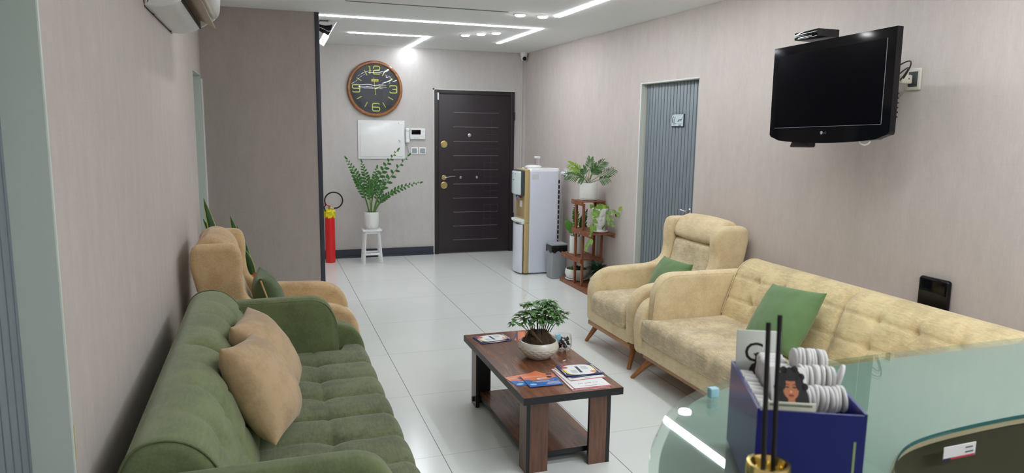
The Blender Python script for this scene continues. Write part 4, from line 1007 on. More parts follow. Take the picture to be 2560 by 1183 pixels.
def make_chair(loc, rz, label, fab, seatfab):
    t = thing('wing_armchair', label, 'armchair', loc, rz)
    def sfn(p):
        q = p.copy(); u = max(0, min(1, (p.z - .30) / .1))
        q.z += u * (.014 * (1 - (p.y / .26) ** 2) * 1.0) * sin(pi * min(1, max(0, (p.x - .25) / .7)))
        return q
    b = MB(); b.rbox(.26, .925, -.258, .258, .24, .41, .06, 6, (16, 14, 3), sfn); b.build('seat_cushion', seatfab, t, sharp=None)
    b = MB(); b.rbox(.16, .900, -.29, .29, .167, .255, .012, 3); b.build('base', fab, t)
    b = MB(); b.rbox(.15, .895, -.325, .325, .136, .168, .004); b.build('rail', M['railwood'], t)
    side = [(.16, .17, .01), (.105, .42, .08), (.05, .66, .08), (.012, .84, .05), (.03, .932, .04), (.262, .934, .05), (.285, .84, .05), (.276, .72, .05), (.30, .615, .05), (.40, .578, .05), (.80, .565, .12), (.905, .46, .08), (.90, .17, .03)]
    for s in (-1, 1):
        a0, a1 = sorted((s * .25, s * .358)); b = MB(); plate(b, side, a0, a1, .034, .016, 3, None, 6); b.build('wing_side', fab, t, sharp=None)
    # head cushion
    b = MB(); plate(b, [(.06, .79, .02), (.03, .90, .04), (.07, .958, .04), (.17, .955, .06), (.235, .88, .05), (.245, .80, .03)], -.262, .262, .03, .014, 24,
                    lambda x, y, z, n: .012 * (1 - (y / .26) ** 2) if n.x > -.3 else 0, 5); b.build('head_cushion', fab, t, sharp=None)
    b = MB(); plate(b, [(.13, .30, .02), (.06, .60, .05), (.03, .80, .03), (.18, .795, .02), (.235, .778, .03), (.262, .64, .05), (.315, .50, .05), (.36, .38, .04), (.38, .30, .02)], -.256, .256, .03, .014, 24,
                    lambda x, y, z, n: (.012 * (1 - (y / .26) ** 2) if n.x > .2 else 0), 5); b.build('backrest', seatfab, t, sharp=None)
    legs(t, [(.83, .275, .90, .335), (.83, -.275, .90, -.335), (.2, .27, .13, .33), (.2, -.27, .13, -.33)])
    return t
make_chair((XR - .005, 4.392, 0), pi, 'cream wing armchair beside the grey ribbed door', M['beige'], M['beigeseat'])
make_chair((XL + .045, 4.43, 0), 0, 'tan wing armchair beyond the green sofa', M['beigeL'], M['beige'])

# ------------------------------------------------------------------ cushions
def pillow(name, label, c, wv, hv, w, h, T_, fab, seed, group=None, zipper=False):
    X = frame(c, wv, hv); t = bpy.data.objects.new(name, None); COL.objects.link(t); t.matrix_world = X; t.empty_display_size = .05
    tag(t, label, 'cushion', group)
    n = 26; vs = []; fs = []; random.seed(seed)
    for side in (1, -1):
        for i in range(n + 1):
            for j in range(n + 1):
                u = -1 + 2 * i / n; v = -1 + 2 * j / n; u = sin(u * pi / 2); v = sin(v * pi / 2)
                x = u * w / 2 * (1 - .07 * (1 - v ** 4) * u * u); y = v * h / 2 * (1 - .07 * (1 - u ** 4) * v * v)
                tk = max(0, (1 - u ** 2) * (1 - v ** 2)) ** .44 * T_ / 2 * 1.12
                e = mnoise.noise(Vector((u * 2.2 + seed, v * 2.2, side))) * .008 * (1 - max(abs(u), abs(v)) ** 4) + mnoise.noise(Vector((u * 7 + seed, v * 7, side))) * .0045 * (1 - max(abs(u), abs(v)) ** 6)
                vs.append((x, y, side * (tk + e + .0006)))
    for s in range(2):
        k = s * (n + 1) ** 2
        for i in range(n):
            for j in range(n):
                a = k + i * (n + 1) + j; q = (a, a + n + 1, a + n + 2, a + 1); fs.append(q if s == 0 else tuple(reversed(q)))
    N1 = (n + 1) ** 2; rim = [i * (n + 1) for i in range(n + 1)] + [n * (n + 1) + j for j in range(1, n + 1)] + [i * (n + 1) + n for i in range(n - 1, -1, -1)] + [j for j in range(n - 1, 0, -1)]
    for a in range(len(rim)):
        p, q = rim[a], rim[(a + 1) % len(rim)]; fs.append((p, p + N1, q + N1, q))
    b = MB(); b.add(vs, fs); b.build('cover', fab, t, sharp=None)
    if zipper:
        b = MB(); b.tube([(w / 2 * .905 if False else -w / 2 * (.940 + .05 * ((k - 4) / 6) ** 4), -h * .22 + h * .075 * k, .0) for k in range(10)], .0035, 6, flat=1.6); b.build('zip', plain('zip_tape', C3(206, 170, 132), .5), t)
    return t
pillow('throw_pillow', 'camel velvet pillow nearest the viewer on the green sofa', (-.040, 2.71, .615), (.22, .94, -.15), (-.42, .12, .80), .40, .385, .19, M['velvet'], 1, 'velvet pillows on the green sofa')
pillow('throw_pillow', 'camel velvet pillow tucked behind the other on the green sofa', (-.025, 3.15, .590), (.12, .95, -.06), (-.42, .12, .72), .43, .41, .19, M['velvet'], 2, 'velvet pillows on the green sofa')
pillow('throw_pillow', 'square sage green pillow leaning on the cream sofa', (2.635, 3.10, .565), (0, -.42, .035), (.17, -.07, .26), .42, .40, .15, M['gcush'], 3)
pillow('throw_pillow', 'sage green lumbar pillow on the cream wing armchair', (2.66, 4.30, .545), (-.02, -.40, .01), (.13, .03, .24), .40, .29, .14, M['gcush'], 4)
pillow('throw_pillow', 'dark green pillow with zip standing on the tan armchair', (-.010, 4.45, .548), (-.005, .40, 0), (-.10, 0, .33), .36, .32, .15, M['gcushd'], 5, zipper=True)

# ================================================================== COFFEE TABLE
t = thing('coffee_table', 'walnut coffee table with black edges and lower shelf', 'coffee table', (1.295, 3.352, 0))
hx, hy = .247, .512; ZT = .39
b = MB(); b.box(-hx, hx, -hy, hy, ZT - .034, ZT - .0005, M['black']); b.box(-hx + .0015, hx - .0015, -hy + .0015, hy - .0015, ZT - .0006, ZT, M['walnut']); b.build('tabletop', M['walnut'], t, smooth=False)
b = MB(); b.box(-hx + .06, hx - .06, -hy + .10, hy - .10, .05, .0745, M['black']); b.box(-hx + .061, hx - .061, -hy + .101, hy - .101, .0745, .075, M['walnut']); b.build('lower_shelf', M['walnut'], t, smooth=False)
for sx_ in (-1, 1):
    for sy in (-1, 1):
        b = MB(); x0 = sx_ * (hx - .035); y0 = sy * (hy - .055)
        def bb(xa_, xb_, ya_, yb_, m_): b.box(min(xa_, xb_), max(xa_, xb_), min(ya_, yb_), max(ya_, yb_), 0, ZT - .034, m_)
        bb(x0, x0 - sx_ * .018, y0 + sy * .0, y0 - sy * .09, M['black'])           # side board core
        bb(x0 + sx_ * .0012, x0, y0 - sy * .0, y0 - sy * .089, M['walnutv'])        # veneer outside
        bb(x0 - sx_ * .018, x0 - sx_ * .108, y0 - sy * .002, y0 - sy * .018, M['black'])
        bb(x0 - sx_ * .0185, x0 - sx_ * .107, y0 - sy * .0008, y0 - sy * .002, M['walnutv'])
        b.build('leg', M['walnutv'], t, smooth=False)
MBx = MB().rbox(1.068, 1.083, 3.745, 3.765, .028, .055, .003); tag(MBx.build('cable_clip', M['black']), 'tiny black clip stuck low on the coffee table far left leg', 'clip')

# bonsai
B = thing('potted_bonsai', 'small ficus bonsai in white dimpled bowl on coffee table', 'plant', (1.318, 3.365, ZT + .001))
def golf(p, th, r, z):
    if r < .05: return p
    k = int(z / .012); return p - Vector((cos(th), sin(th), 0)) * (.0030 * max(0, sin(th * 16 + int(z / .012) * pi)) * max(0, sin((z % .012) / .012 * pi)) if z < .066 else 0)
b = MB(); b.lathe([(.02, 0), (.055, 0)] + [(.055 + .052 * sin(a / 4 * pi / 24), .0 + .09 * (a / 64.0) ** 1.15 * .98) for a in range(1, 49)] + [(.106, .068), (.102, .082), (.096, .092), (.091, .093), (.089, .086), (.088, .075), (.01, .07)], seg=120, fn=golf); b.build('bowl', plain('pearl_glaze', C3(216, 212, 202), .22, coat=.5, vary=.06), B)
random.seed(2)
b = MB(); b.lathe([(.089, .084), (.082, .088), (.072, .096), (.062, .11), (.054, .122), (.046, .134), (.03, .142), (.016, .143), (.003, .143)], seg=72, closed=False, fn=lambda p, th, r, z: p + Vector((mnoise.noise(p * 60), mnoise.noise(p * 60 + Vector((5, 5, 5))), mnoise.noise(p * 50 + Vector((9, 2, 1))))) * .016 * (1 if r < .085 else 0)); b.build('moss_soil', M['soil'], B, sharp=None)
b = MB()
for k in range(34):
    a = random.uniform(0, 2 * pi); r0 = random.uniform(.01, .04); r1 = random.uniform(.04, .08)
    b.tube(bez((cos(a) * r0, sin(a) * r0, .145), (cos(a) * r1 * .8, sin(a) * r1 * .8, .14), (cos(a + .3) * r1, sin(a + .3) * r1, .092), 6), [.0035 if k < 8 else .0015] * 7, 5)
b.tube(bez((-.05, -.01, .15), (-.03, -.05, .12), (-.005, -.075, .092), 8), [.010, .010, .009, .008, .008, .007, .006, .006, .005], 8)
b.build('root', M['bark'], B)
bs, bl = MB(), MB(); tips = []
for (x, y, z, n) in [(-.145, -.02, .205, 5), (-.11, .0, .235, 6), (-.07, -.02, .25, 8), (-.04, .02, .275, 8), (-.065, -.01, .29, 7), (-.02, -.03, .245, 7), (.01, .0, .25, 8), (.04, .02, .285, 8), (.065, -.01, .295, 8), (.05, -.03, .25, 8), (.09, .0, .265, 7), (.08, -.02, .225, 7), (.12, .01, .235, 6), (.14, -.01, .225, 5), (.03, -.04, .215, 6), (.095, -.03, .2, 4), (-.09, -.03, .215, 5), (.0, .05, .28, 6), (.07, .06, .26, 6), (-.06, .06, .26, 6), (.02, -.06, .27, 6), (-.03, -.05, .225, 5)]:
    base = Vector((max(-.05, min(.06, x * .45)), y * .4, .13)); mid = Vector((x * .6, y * .6, .18)); P = bez(base, mid, (x, y, z), 8); bs.tube(P, [.0026 - .0002 * i for i in range(9)], 5)
    for k in range(7):
        a = random.uniform(0, 6.28); leaf(bl, P[-2] + Vector((cos(a) * .014, sin(a) * .014, -.004)), (cos(a), sin(a), random.uniform(-.5, .3)), (0, 0, 1), random.uniform(.028, .042), .02, M['bonsai'], .3, 5, .3, .8)
    for k in range(n + 4):
        a = 2 * pi * k / (n + 4) + random.uniform(-.3, .3); e = random.uniform(-.25, .7)
        leaf(bl, P[-1], (cos(a) * cos(e), sin(a) * cos(e), sin(e)), (0, 0, 1), random.uniform(.034, .046), .021, M['bonsai'], .35, 5, .3, .8)
bs.build('branch', M['trunk'], B); bl.build('foliage', M['bonsai'], B, sharp=None)

# glass cup with black sachets
cpos = Vector((1.488, 3.44, ZT + .001))
g = thing('glass_tumbler', 'clear glass tumbler with black wrapped sachets on coffee table', 'glass', cpos)
b = MB(); b.lathe([(.003, .0), (.036, 0), (.043, .006), (.049, .03), (.049, .06), (.044, .088), (.0425, .088), (.0465, .06), (.0465, .03), (.041, .010), (.003, .008)], seg=48); b.build('tumbler_wall', M['glass'], g)
random.seed(6)
b0 = None
for k in range(11):
    if b0 is None:
        b = MB(); b.rbox(-.014, .014, -.009, .009, -.005, .005, .004, 2, div=(6, 4, 2), fn=lambda p: p + Vector((mnoise.noise(p * 130), mnoise.noise(p * 120 + Vector((3, 3, 3))), mnoise.noise(p * 140 + Vector((7, 1, 2))))) * .005)
        o = b.build('wrapped_sachet', M['blackbag'], sharp=25); b0 = o
    else: o = b0.copy(); COL.objects.link(o)
    a = k * 2.4; rr_ = .012 + .008 * (k % 3); o.location = cpos + Vector((cos(a) * rr_, sin(a) * rr_, .018 + .0048 * k)); o.rotation_euler = (random.uniform(-1.2, 1.2), random.uniform(-1, 1), random.uniform(0, 3))
    tag(o, 'black plastic wrapped sachet piled inside the glass tumbler', 'sachet', 'black sachets in the glass tumbler')
b = MB(); b.rbox(-.016, .016, -.0015, .0015, -.024, .024, .001, 1); o = b.build('blue_sachet', M['plblue']); o.location = cpos + Vector((-.026, .0, .066)); o.rotation_euler = (0, radians(-10), radians(10)); tag(o, 'light blue sachet standing inside the glass tumbler', 'sachet')
b = MB(); b.rbox(-.02, .02, -.012, .012, 0, .03, .006, 2, div=(6, 4, 4), fn=lambda p: p + Vector((mnoise.noise(p * 90), mnoise.noise(p * 90 + Vector((3, 3, 3))), mnoise.noise(p * 90))) * .006)
o = b.build('patterned_pouch', plain('navy_white_pattern', C3(120, 128, 150), .4, vary=.8, scale=120)); o.location = (1.405, 3.50, ZT + .002); tag(o, 'small navy and white patterned pouch behind the bonsai bowl', 'pouch')

# leaflets --------------------------------------------------------
def leaflet(name, label, kind, c, ang, w, h, z, th=.0008, group=None):
    """w along local x, h along local y"""
    o_ = MB()
    def r(x0, y0, x1, y1, m_, k=1): o_.box(x0 * w, x1 * w, y0 * h, y1 * h, th, th + .00012 * k, m_)
    def disc(x, y, rx, ry, m_, k=3, n=22): o_.prism([(x * w + rx * cos(2 * pi * i / n), y * h + ry * sin(2 * pi * i / n)) for i in range(n)], th, th + .00012 * k, m_)
    base = {'navy': M['pnavy'], 'blue': M['pblue'], 'white': M['paper'], 'orange': M['porange']}[kind]
    o_.box(-w / 2, w / 2, -h / 2, h / 2, 0, th, base)
    if kind == 'navy':
        n = 30; pw = []
        for i in range(n): 
            a = 2 * pi * i / n; q = .62; cxp = (abs(cos(a)) ** q) * (1 if cos(a) > 0 else -1); syp = (abs(sin(a)) ** q) * (1 if sin(a) > 0 else -1); pw.append((cxp, syp))
        o_.prism([(x * w * .43, y * h * .46) for x, y in pw], th, th + .0001, M['pyellow']); o_.prism([(x * w * .39 + .002, y * h * .46) for x, y in pw], th, th + .0002, M['paper'])
        o_.box(-.05 * w, .03 * w, -.28 * h, .30 * h, th, th + .0004, M['pnavy'])
        disc(-.34, .24, .016, .013, M['pred']); disc(-.36, .42, .012, .008, M['pred']); disc(.34, -.24, .016, .013, M['porange']); disc(.34, -.24, .011, .009, M['pink'], 4)
        for k in range(6):
            o_.box(-.26 * w + k * .028 * w, -.25 * w + k * .028 * w, -.30 * h, -.02 * h, th, th + .0003, M['greytext']); o_.box(.10 * w + k * .03 * w, .11 * w + k * .03 * w, -.02 * h, .28 * h, th, th + .0003, M['greytext'])
        o_.box(.455 * w, .475 * w, -.4 * h, .4 * h, th, th + .0003, M['paper']); o_.box(-.475 * w, -.455 * w, -.35 * h, .1 * h, th, th + .0003, M['paper'])
    if kind == 'blue':
        r(-.5, -.02, .5, .5, M['porange']); n = 16
        o_.prism([(-w / 2, -.10 * h)] + [(w * (-.5 + i / n), h * (-.02 + .14 * cos(pi * 2 * i / n))) for i in range(n + 1)] + [(w / 2, -.10 * h)], th, th + .00024, M['pblue'])
        disc(.12, .10, .024, .012, M['pink'], 4); disc(.30, .16, .014, .010, M['hair'], 5); disc(-.02, .08, .014, .008, M['paper'], 3); disc(-.34, -.32, .017, .011, M['plblue'], 4)
        r(.28, .33, .46, .46, M['pnavy'], 3)
        for k in range(4): r(.02 + .04 * k, -.40 + .055 * k, .46, -.385 + .055 * k, M['paper'], 4)
        r(-.3, -.12, .36, -.10, M['paper'], 4); r(-.2, -.17, .2, -.155, M['paper'], 4); r(-.42, .26, .1, .31, M['pink'], 3)
    if kind == 'white':
        r(-.5, -.5, .5, -.46, M['pred']); r(-.5, -.5, -.485, .5, M['pred'])
        for q in range(12):
            if q in (3, 8): continue
            x_ = (-.27 + .046 * q) * w; yy = -.28 * h; u_ = .0024
            o_.box(x_, x_ + u_ * .45, yy, yy + .0062, th, th + .0004, M['text']); o_.box(x_ + u_ * 1.3, x_ + u_ * 1.7, yy, yy + .0062, th, th + .0004, M['text'])
            o_.box(x_, x_ + u_ * 1.6, yy + (.0052 if q % 2 else .0), yy + (.0062 if q % 2 else .001), th, th + .0004, M['text'])
        r(-.16, -.40, .16, -.385, M['greytext'], 2)
    if kind == 'orange':
        r(-.5, -.5, -.3, .5, M['pnavy'])
    o = o_.build(name, base, smooth=False); o.location = (c[0], c[1], z); o.rotation_euler = (0, 0, ang); return tag(o, label, 'leaflet', group)
z = ZT + .0006
random.seed(12)
for k in range(4):   # far-left stack
    leaflet('flyer', ['navy flyer at the bottom of the far left stack', 'second navy flyer from the bottom of the far left stack', 'third navy flyer from the bottom of the far left stack', 'navy flyer with yellow and white print, top of the far left stack'][k], 'navy', (1.184 + random.uniform(-.006, .004), 3.742 + random.uniform(-.005, .008) - (.008 if k < 2 else 0), z), radians(8 + random.uniform(-4, 2)), .185, .125, z + .0016 * k, group='stack of navy flyers by the table far left corner')
leaflet('flyer', 'blue and orange flyer half covered, left of its twin', 'blue', (1.135, 3.065, 0), radians(10), .15, .135, z, group='blue and orange flyers near the table front')
leaflet('flyer', 'orange flyer mostly hidden beneath the blue and orange pair', 'orange', (1.195, 3.075, 0), radians(30), .14, .12, z + .0016)
leaflet('flyer', 'blue and orange flyer with a face, lying on top of the pair', 'blue', (1.205, 3.033, 0), radians(-2), .165, .165, z + .0034, group='blue and orange flyers near the table front')
bk = 'white folders under the navy flyers'
leaflet('folder', 'white folder with red edge at the bottom of the right pile', 'white', (1.395, 3.01, 0), radians(-3), .19, .30, z, .0022, bk)
leaflet('folder', 'white folder with black lettering, upper one of the right pile', 'white', (1.402, 3.00, 0), radians(-1), .185, .27, z + .0030, .0018, bk)
leaflet('folder', 'plain white sheet right beneath the navy flyers of the right pile', 'white', (1.42, 3.07, 0), radians(2), .185, .20, z + .0054, .001, bk)
for k in range(4):
    leaflet('flyer', ['navy flyer at the bottom of the right pile', 'second navy flyer from the bottom of the right pile', 'third navy flyer from the bottom of the right pile', 'navy flyer with yellow and white print, top of the right pile'][k], 'navy', (1.428 + random.uniform(-.004, .006), 3.09 + random.uniform(-.006, .004), 0), radians(-2 + (6 if k == 1 else 0) + random.uniform(-2, 2)), .185, .155, z + .0070 + .0016 * k, group='stack of navy flyers at the table right side')
for k in range(2):
    leaflet('card', ['lower orange card behind the bonsai bowl', 'upper orange card behind the bonsai bowl'][k], 'orange', (1.345 + .012 * k, 3.745 + .01 * k, 0), radians(-28 + 9 * k), .05, .16, z + .0016 * k, group='orange cards behind the bonsai bowl')
o = MB().rbox(-.012, .012, -.003, .003, 0, .002, .001).build('paper_scrap', M['paper']); o.location = (1.425, 3.27, ZT + .0008); o.rotation_euler = (0, 0, .4); tag(o, 'tiny white paper scrap on the coffee table', 'scrap')

# ================================================================== RECEPTION DESK
ZD = 1.13
outer = [(.41, -.6), (.41, .45), (.418, .62), (.44, .72), (.464, .78), (.505, .845), (.559, .909), (.60, .955), (.647, .993), (.68, 1.013), (.719, 1.031), (.77, 1.048), (.84, 1.065), (.94, 1.081), (1.078, 1.091), (1.25, 1.094), (XR - .002, 1.094)]
inner = [(XR - .002, .778), (1.156, .775), (1.08, .772), (1.006, .767), (.95, .761), (.899, .752), (.86, .738), (.829, .719), (.80, .699), (.78, .679), (.765, .65), (.757, .60), (.755, .45), (.755, -.6)]
def smoothc(p, it=2):
    for _ in range(it):
        q = [p[0]]
        for i in range(len(p) - 1):
            a = Vector(p[i]); c_ = Vector(p[i + 1]); q += [tuple(a * .75 + c_ * .25), tuple(a * .25 + c_ * .75)]
        p = q + [p[-1]]
    return p
def offs(p, d):
    out = []
    for i in range(len(p)):
        a = Vector(p[max(0, i - 1)]); c_ = Vector(p[min(len(p) - 1, i + 1)]); tt = (c_ - a).normalized(); out.append((p[i][0] + tt.y * d, p[i][1] - tt.x * d))
    return out
so_, si_ = smoothc(outer), smoothc(inner)
D = thing('reception_desk', 'curved reception desk with pale green glass top', 'reception desk', (1.4, .9, 0))
DL = (1.4, .9, 0)
def deskpart(name, oo, ii, z0, z1, m_, side=None, oside=None):
    b = MB(); P = oo + ii; n1, n2 = len(oo), len(ii); I = [ii[int(round(k * (n2 - 1) / (n1 - 1)))] for k in range(n1)][::-1]
    vs = []; fs = []; fs2 = []; fs3 = []
    for (x, y), (u, v_) in zip(oo, I): vs += [(x, y, z0), (x, y, z1), (u, v_, z1), (u, v_, z0)]
    for k in range(n1 - 1):
        a = k * 4; c_ = a + 4
        fs += [(a + 1, a + 2, c_ + 2, c_ + 1), (a, c_, c_ + 3, a + 3)]; fs2 += [(a + 2, a + 3, c_ + 3, c_ + 2)]; fs3 += [(a, a + 1, c_ + 1, c_)]
    e = (n1 - 1) * 4; fs2 += [(0, 3, 2, 1), (e, e + 1, e + 2, e + 3)]
    b.X = Matrix.Translation((-DL[0], -DL[1], 0)); b.add(vs, fs, m_); b.add(vs, fs2, side or m_); b.add(vs, fs3, oside or side or m_)
    return b.build(name, m_, D, sharp=40)
deskpart('glass_top', so_, si_, ZD - .0065, ZD, M['deskglass'], M['glassedge'], M['deskglass'])
deskpart('worktop_board', offs(so_, .014), offs(si_, .004), ZD - .0175, ZD - .007, M['board'], M['boardedge'])
deskpart('outer_panel', offs(so_, .03), offs(offs(so_, .05), 0)[::-1], 0, ZD - .0175, M['whiteg'])
deskpart('inner_panel', offs(offs(si_, .03), 0)[::-1], offs(si_, .012), .02, ZD - .0175, M['olive'])
b = MB(); b.X = Matrix.Translation((-DL[0], -DL[1], 0)); b.box(.76, XR - .02, -.05, .74, .735, .76); b.build('inner_work_surface', M['olive'], D, smooth=False)
# label on inner edge
b = MB(); lx, ly, lz = 1.0, .7515, ZD - .036; X0 = frame((.975, .752, ZD - .060), (.09, -.0, 0), (0, 0, 1))
b.X = frame((.985, .7485, ZD - .028), (1, .03, 0), (0, 0, 1)); b.box(-.034, .034, -.0105, .0105, 0, .001, M['paper']); b.box(-.034, -.012, -.0105, -.0075, .001, .0013, M['pnavy']); b.box(-.018, .033, -.0105, -.0075, .0011, .0014, M['pred'])
for q in range(5): b.box(.012 + q * .0032, .0142 + q * .0032, .0035, .0055, .001, .0014, M['text']); b.box(.012 + q * .0036, .0146 + q * .0036, -.004, -.0018, .001, .0014, M['text'])
b.build('edge_label', M['paper'], None, smooth=False); tag(bpy.data.objects['edge_label'], 'white label with red stripe stuck inside the desk edge', 'label')

# ---- blue box and its contents: local x along width, y along depth
BX = Vector((.549, .676, ZD + .0006)); ux = Vector((.898, -.44, 0)); uy = Vector((.44, .898, 0)); BM = frame(BX, ux, uy); RZ = atan2(ux.y, ux.x)
t = thing('blue_box', 'open deep blue acrylic box on the glass desk', 'box', BX, RZ)
bw, bd_, bh, th = .126, .18, .12, .003
b = MB(); b.box(0, bw, 0, bd_, 0, th); b.box(0, th, 0, bd_, th, bh); b.box(bw - th, bw, 0, bd_, th, bh); b.box(th, bw - th, bd_ - th, bd_, th, bh); b.box(th, bw - th, 0, th, th, bh - .002); b.build('box_wall', M['bluebox'], t, smooth=False)
b = MB(); b.box(bw - .013, bw - .0105, -.0006, 0, .006, .085); b.build('pale_slit', plain('pale_slit', C3(168, 184, 130), .5), t, smooth=False)
b = MB(); b.box(.004, bw - .002, -.012, -.0008, 0, .004); b.build('front_lip', M['bluebox'], t, smooth=False)
def inbox(o, x, y, z, rx=0, ry=0, rz=0):
    o.matrix_world = Matrix.Translation(BX) @ Matrix.Rotation(RZ, 4, 'Z') @ Matrix.Translation((x, y, z)) @ Matrix.Rotation(rz, 4, 'Z') @ Matrix.Rotation(ry, 4, 'Y') @ Matrix.Rotation(rx, 4, 'X'); return o
# card with the letter G
G = thing('logo_card', 'white card with black letter G at the back of blue box', 'card', (0, 0, 0)); inbox(G, .0355, bd_ - .016, th + .0005, radians(-4))
MB().rbox(-.031, .031, -.0012, .0012, 0, .165, .001, 1).build('card', plain('pale_card', C3(222, 228, 218), .5, vary=.01), G)
b = MB(); X0 = frame((-.006, -.0013, .132), (1, 0, 0), (0, 0, 1)); text_geo(b, 'G', .040, X0, M['hair'], .0002)
X1 = frame((0, -.00135, 0), (1, 0, 0), (0, 0, 1)); b.X = X1
b.prism([(-.012, .085), (.006, .085), (.007, .112), (.004, .117), (-.001, .118), (-.002, .128), (.002, .132), (-.007, .132), (-.004, .128), (-.005, .118), (-.009, .116), (-.012, .110)], 0, .0003, plain('dark_maroon_print', C3(52, 32, 34), .5)); b.X = Matrix.Identity(4)
b.build('printed_logo', M['hair'], G, smooth=False)
# small rolls on the left
roll = None
for k in range(9):
    if roll is None:
        b = MB(); b.tube([(-.010, 0, 0), (-.0085, 0, 0), (.0085, 0, 0), (.010, 0, 0)], [.0055, .0075, .0075, .0055], 16); roll = o = b.build('cotton_roll', M['cotton'])
    else: o = roll.copy(); COL.objects.link(o)
    inbox(o, .0145, .020 + .0158 * k, .1115 - .0008 * (k % 3), 0, .1, .12 * ((k % 3) - 1)); tag(o, 'small white cotton roll in the left row of the blue box', 'cotton roll', 'cotton rolls along the left side of the blue box')
# tall wrapped packets
pk = None
for k in range(8):
    if pk is None:
        b = MB(); b.rbox(-.0175, .0175, -.0058, .0058, 0, .138, .006, 3, div=(6, 2, 12), fn=lambda p: p + Vector((sin(p.z * 380) * .0008, sin(p.z * 380 + p.x * 120) * .0009, 0)))
        pk = o = b.build('wrapped_packet', M['cotton'])
    else: o = pk.copy(); COL.objects.link(o)
    inbox(o, .046, .048 + .0138 * k, th + .001 + .001 * (k % 2), radians(-3), 0, .03 * ((k % 3) - 1)); tag(o, 'tall white wrapped packet in the row behind the portrait card', 'packet', 'wrapped packets in the blue box')
# portrait card
P_ = thing('portrait_card', 'card printed with a dark haired woman portrait in blue box', 'card', (0, 0, 0)); inbox(P_, .0400, .0090, .1195, radians(-32))
MB().rbox(-.0215, .0215, -.0012, .0012, 0, .050, .001, 1).build('card', M['cotton'], P_)
b = MB(); b.X = frame((.002, -.0013, .0), (1, 0, 0), (0, 0, 1))
def el(cx_, cy_, rx, ry, m_, k, n=24): b.prism([(cx_ + rx * cos(2 * pi * i / n), cy_ + ry * sin(2 * pi * i / n)) for i in range(n)], 0, .0001 * k, m_)
b.prism([(-.021, .002), (.021, .002), (.020, .016), (.016, .028), (.014, .040), (.009, .047), (.0, .050), (-.009, .046), (-.014, .038), (-.015, .028), (-.019, .015)], 0, .0001, M['hair'])
for q in ((-.014, .036), (.013, .038), (-.007, .046), (.006, .047), (-.016, .024), (.0165, .026)): el(q[0], q[1], .0042, .0046, M['hair'], 1)
el(0, .022, .0092, .0125, M['skin'], 2); b.prism([(-.004, .002), (.004, .002), (.004, .012), (-.004, .012)], 0, .00015, M['skin'])
el(0, .0145, .0034, .0016, M['lips'], 3); el(0, .019, .0013, .0018, M['pink'], 3)
for s_ in (-1, 1):
    el(s_ * .004, .0245, .0022, .0009, M['hair'], 3); b.prism([(s_ * .0018, .0273), (s_ * .0068, .0282), (s_ * .0068, .0290), (s_ * .0018, .0281)][::s_], 0, .0003, M['hair'])
    el(s_ * .0095, .030, .004, .009, M['hair'], 4)
el(0, .036, .009, .004, M['hair'], 4)
b.build('printed_portrait', M['hair'], P_, smooth=False)
c_ = thing('caption_card', 'pale card strip with dark lettering under the portrait', 'card', (0, 0, 0)); inbox(c_, .0385, .0050, .100, 0)
MB().rbox(-.030, .030, -.0012, .0012, -.03, .028, .001, 1).build('card', M['cream'], c_)
b = MB(); b.X = frame((0, -.0013, .0245), (1, 0, 0), (0, 0, 1)); random.seed(40)
for q in range(19):
    x_ = -.0235 + q * .0026; h_ = random.choice((.0018, .0024, .0032)); b.box(x_, x_ + .0007, -h_ / 2, h_ / 2, 0, .0002, M['text']); b.box(x_, x_ + .0019, -.0012, -.0006, 0, .0002, M['text']); b.box(x_ + .0012, x_ + .0018, -.001, .0012, 0, .0002, M['text'])
b.build('lettering', M['text'], c_, smooth=False)
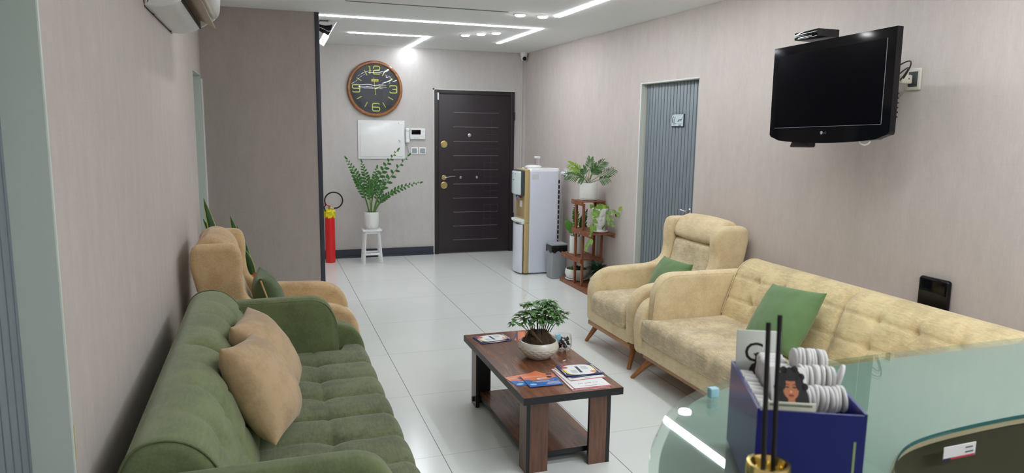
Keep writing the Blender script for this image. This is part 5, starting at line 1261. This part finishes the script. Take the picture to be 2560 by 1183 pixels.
# cotton pads: discs, axis along local x
random.seed(31)
pad = None
rows = [('bottom', .068, .047, .1195, 9, .0054, .0165), ('middle', .070, .082, .1335, 8, .0052, .0165), ('top', .070, .116, .1455, 8, .0050, .0165), ('low', .070, .10, .098, 8, .0055, .0165), ('base', .070, .04, .085, 8, .0055, .0165)]
for nm, x0, y0, z0, n, st, r_ in rows:
    for k in range(n):
        if pad is None:
            b = MB(); b.X = frame((0, 0, 0), (0, 1, 0), (0, 0, 1)); b.lathe([(.002, -.0024), (.0135, -.0024), (.0162, -.0018), (.0168, 0), (.0162, .0018), (.0135, .0024), (.002, .0024)], seg=28); pad = o = b.build('cotton_pad', M['cotton'])
        else: o = pad.copy(); COL.objects.link(o)
        inbox(o, x0 + st * k, y0 + random.uniform(-.0012, .0012), z0 + random.uniform(-.001, .001), 0, random.uniform(-.10, .10), random.uniform(-.12, .12))
        tag(o, 'round white cotton pad in the %s row of the blue box' % nm, 'cotton pad', '%s row of cotton pads in the blue box' % nm)
o = pad.copy(); COL.objects.link(o); inbox(o, .1165, .078, .1385, 0, .25, -.25); tag(o, 'single white cotton pad tilted apart at the right of the pile', 'cotton pad')
# reed diffuser
R = thing('reed_diffuser', 'reed diffuser bottle with gold cap in front of the blue box', 'diffuser', (.522, .618, ZD + .0006))
MB().lathe([(.01, 0), (.030, 0), (.033, .004), (.033, .042), (.030, .050), (.018, .055), (.014, .055)], seg=40).build('bottle', plain('smoked_glass', C3(52, 54, 66), .08, coat=.7), R)
MB().lathe([(.018, .054), (.0235, .056), (.0245, .060), (.0245, .078), (.0235, .082), (.0195, .082), (.018, .078), (.0165, .072), (.002, .070)], seg=48).build('gold_cap', M['gold'], R)
for p0, p1, lb in (((-.008, -.004, .02), (.016, .036, .233), 'left black reed'), ((.009, .001, .02), (.033, .038, .240), 'right black reed')):
    MB().tube([p0, p1], .0029, 10).build('reed', M['blackmatte'], R)
# small pale blue item
o = MB().rbox(-.009, .009, -.006, .006, 0, .018, .003, 2).build('pale_blue_cube', plain('pale_blue_plastic', C3(150, 196, 206), .3)); o.location = (.706, .985, ZD + .0006); tag(o, 'tiny pale blue block beside the blue box on the glass', 'block')
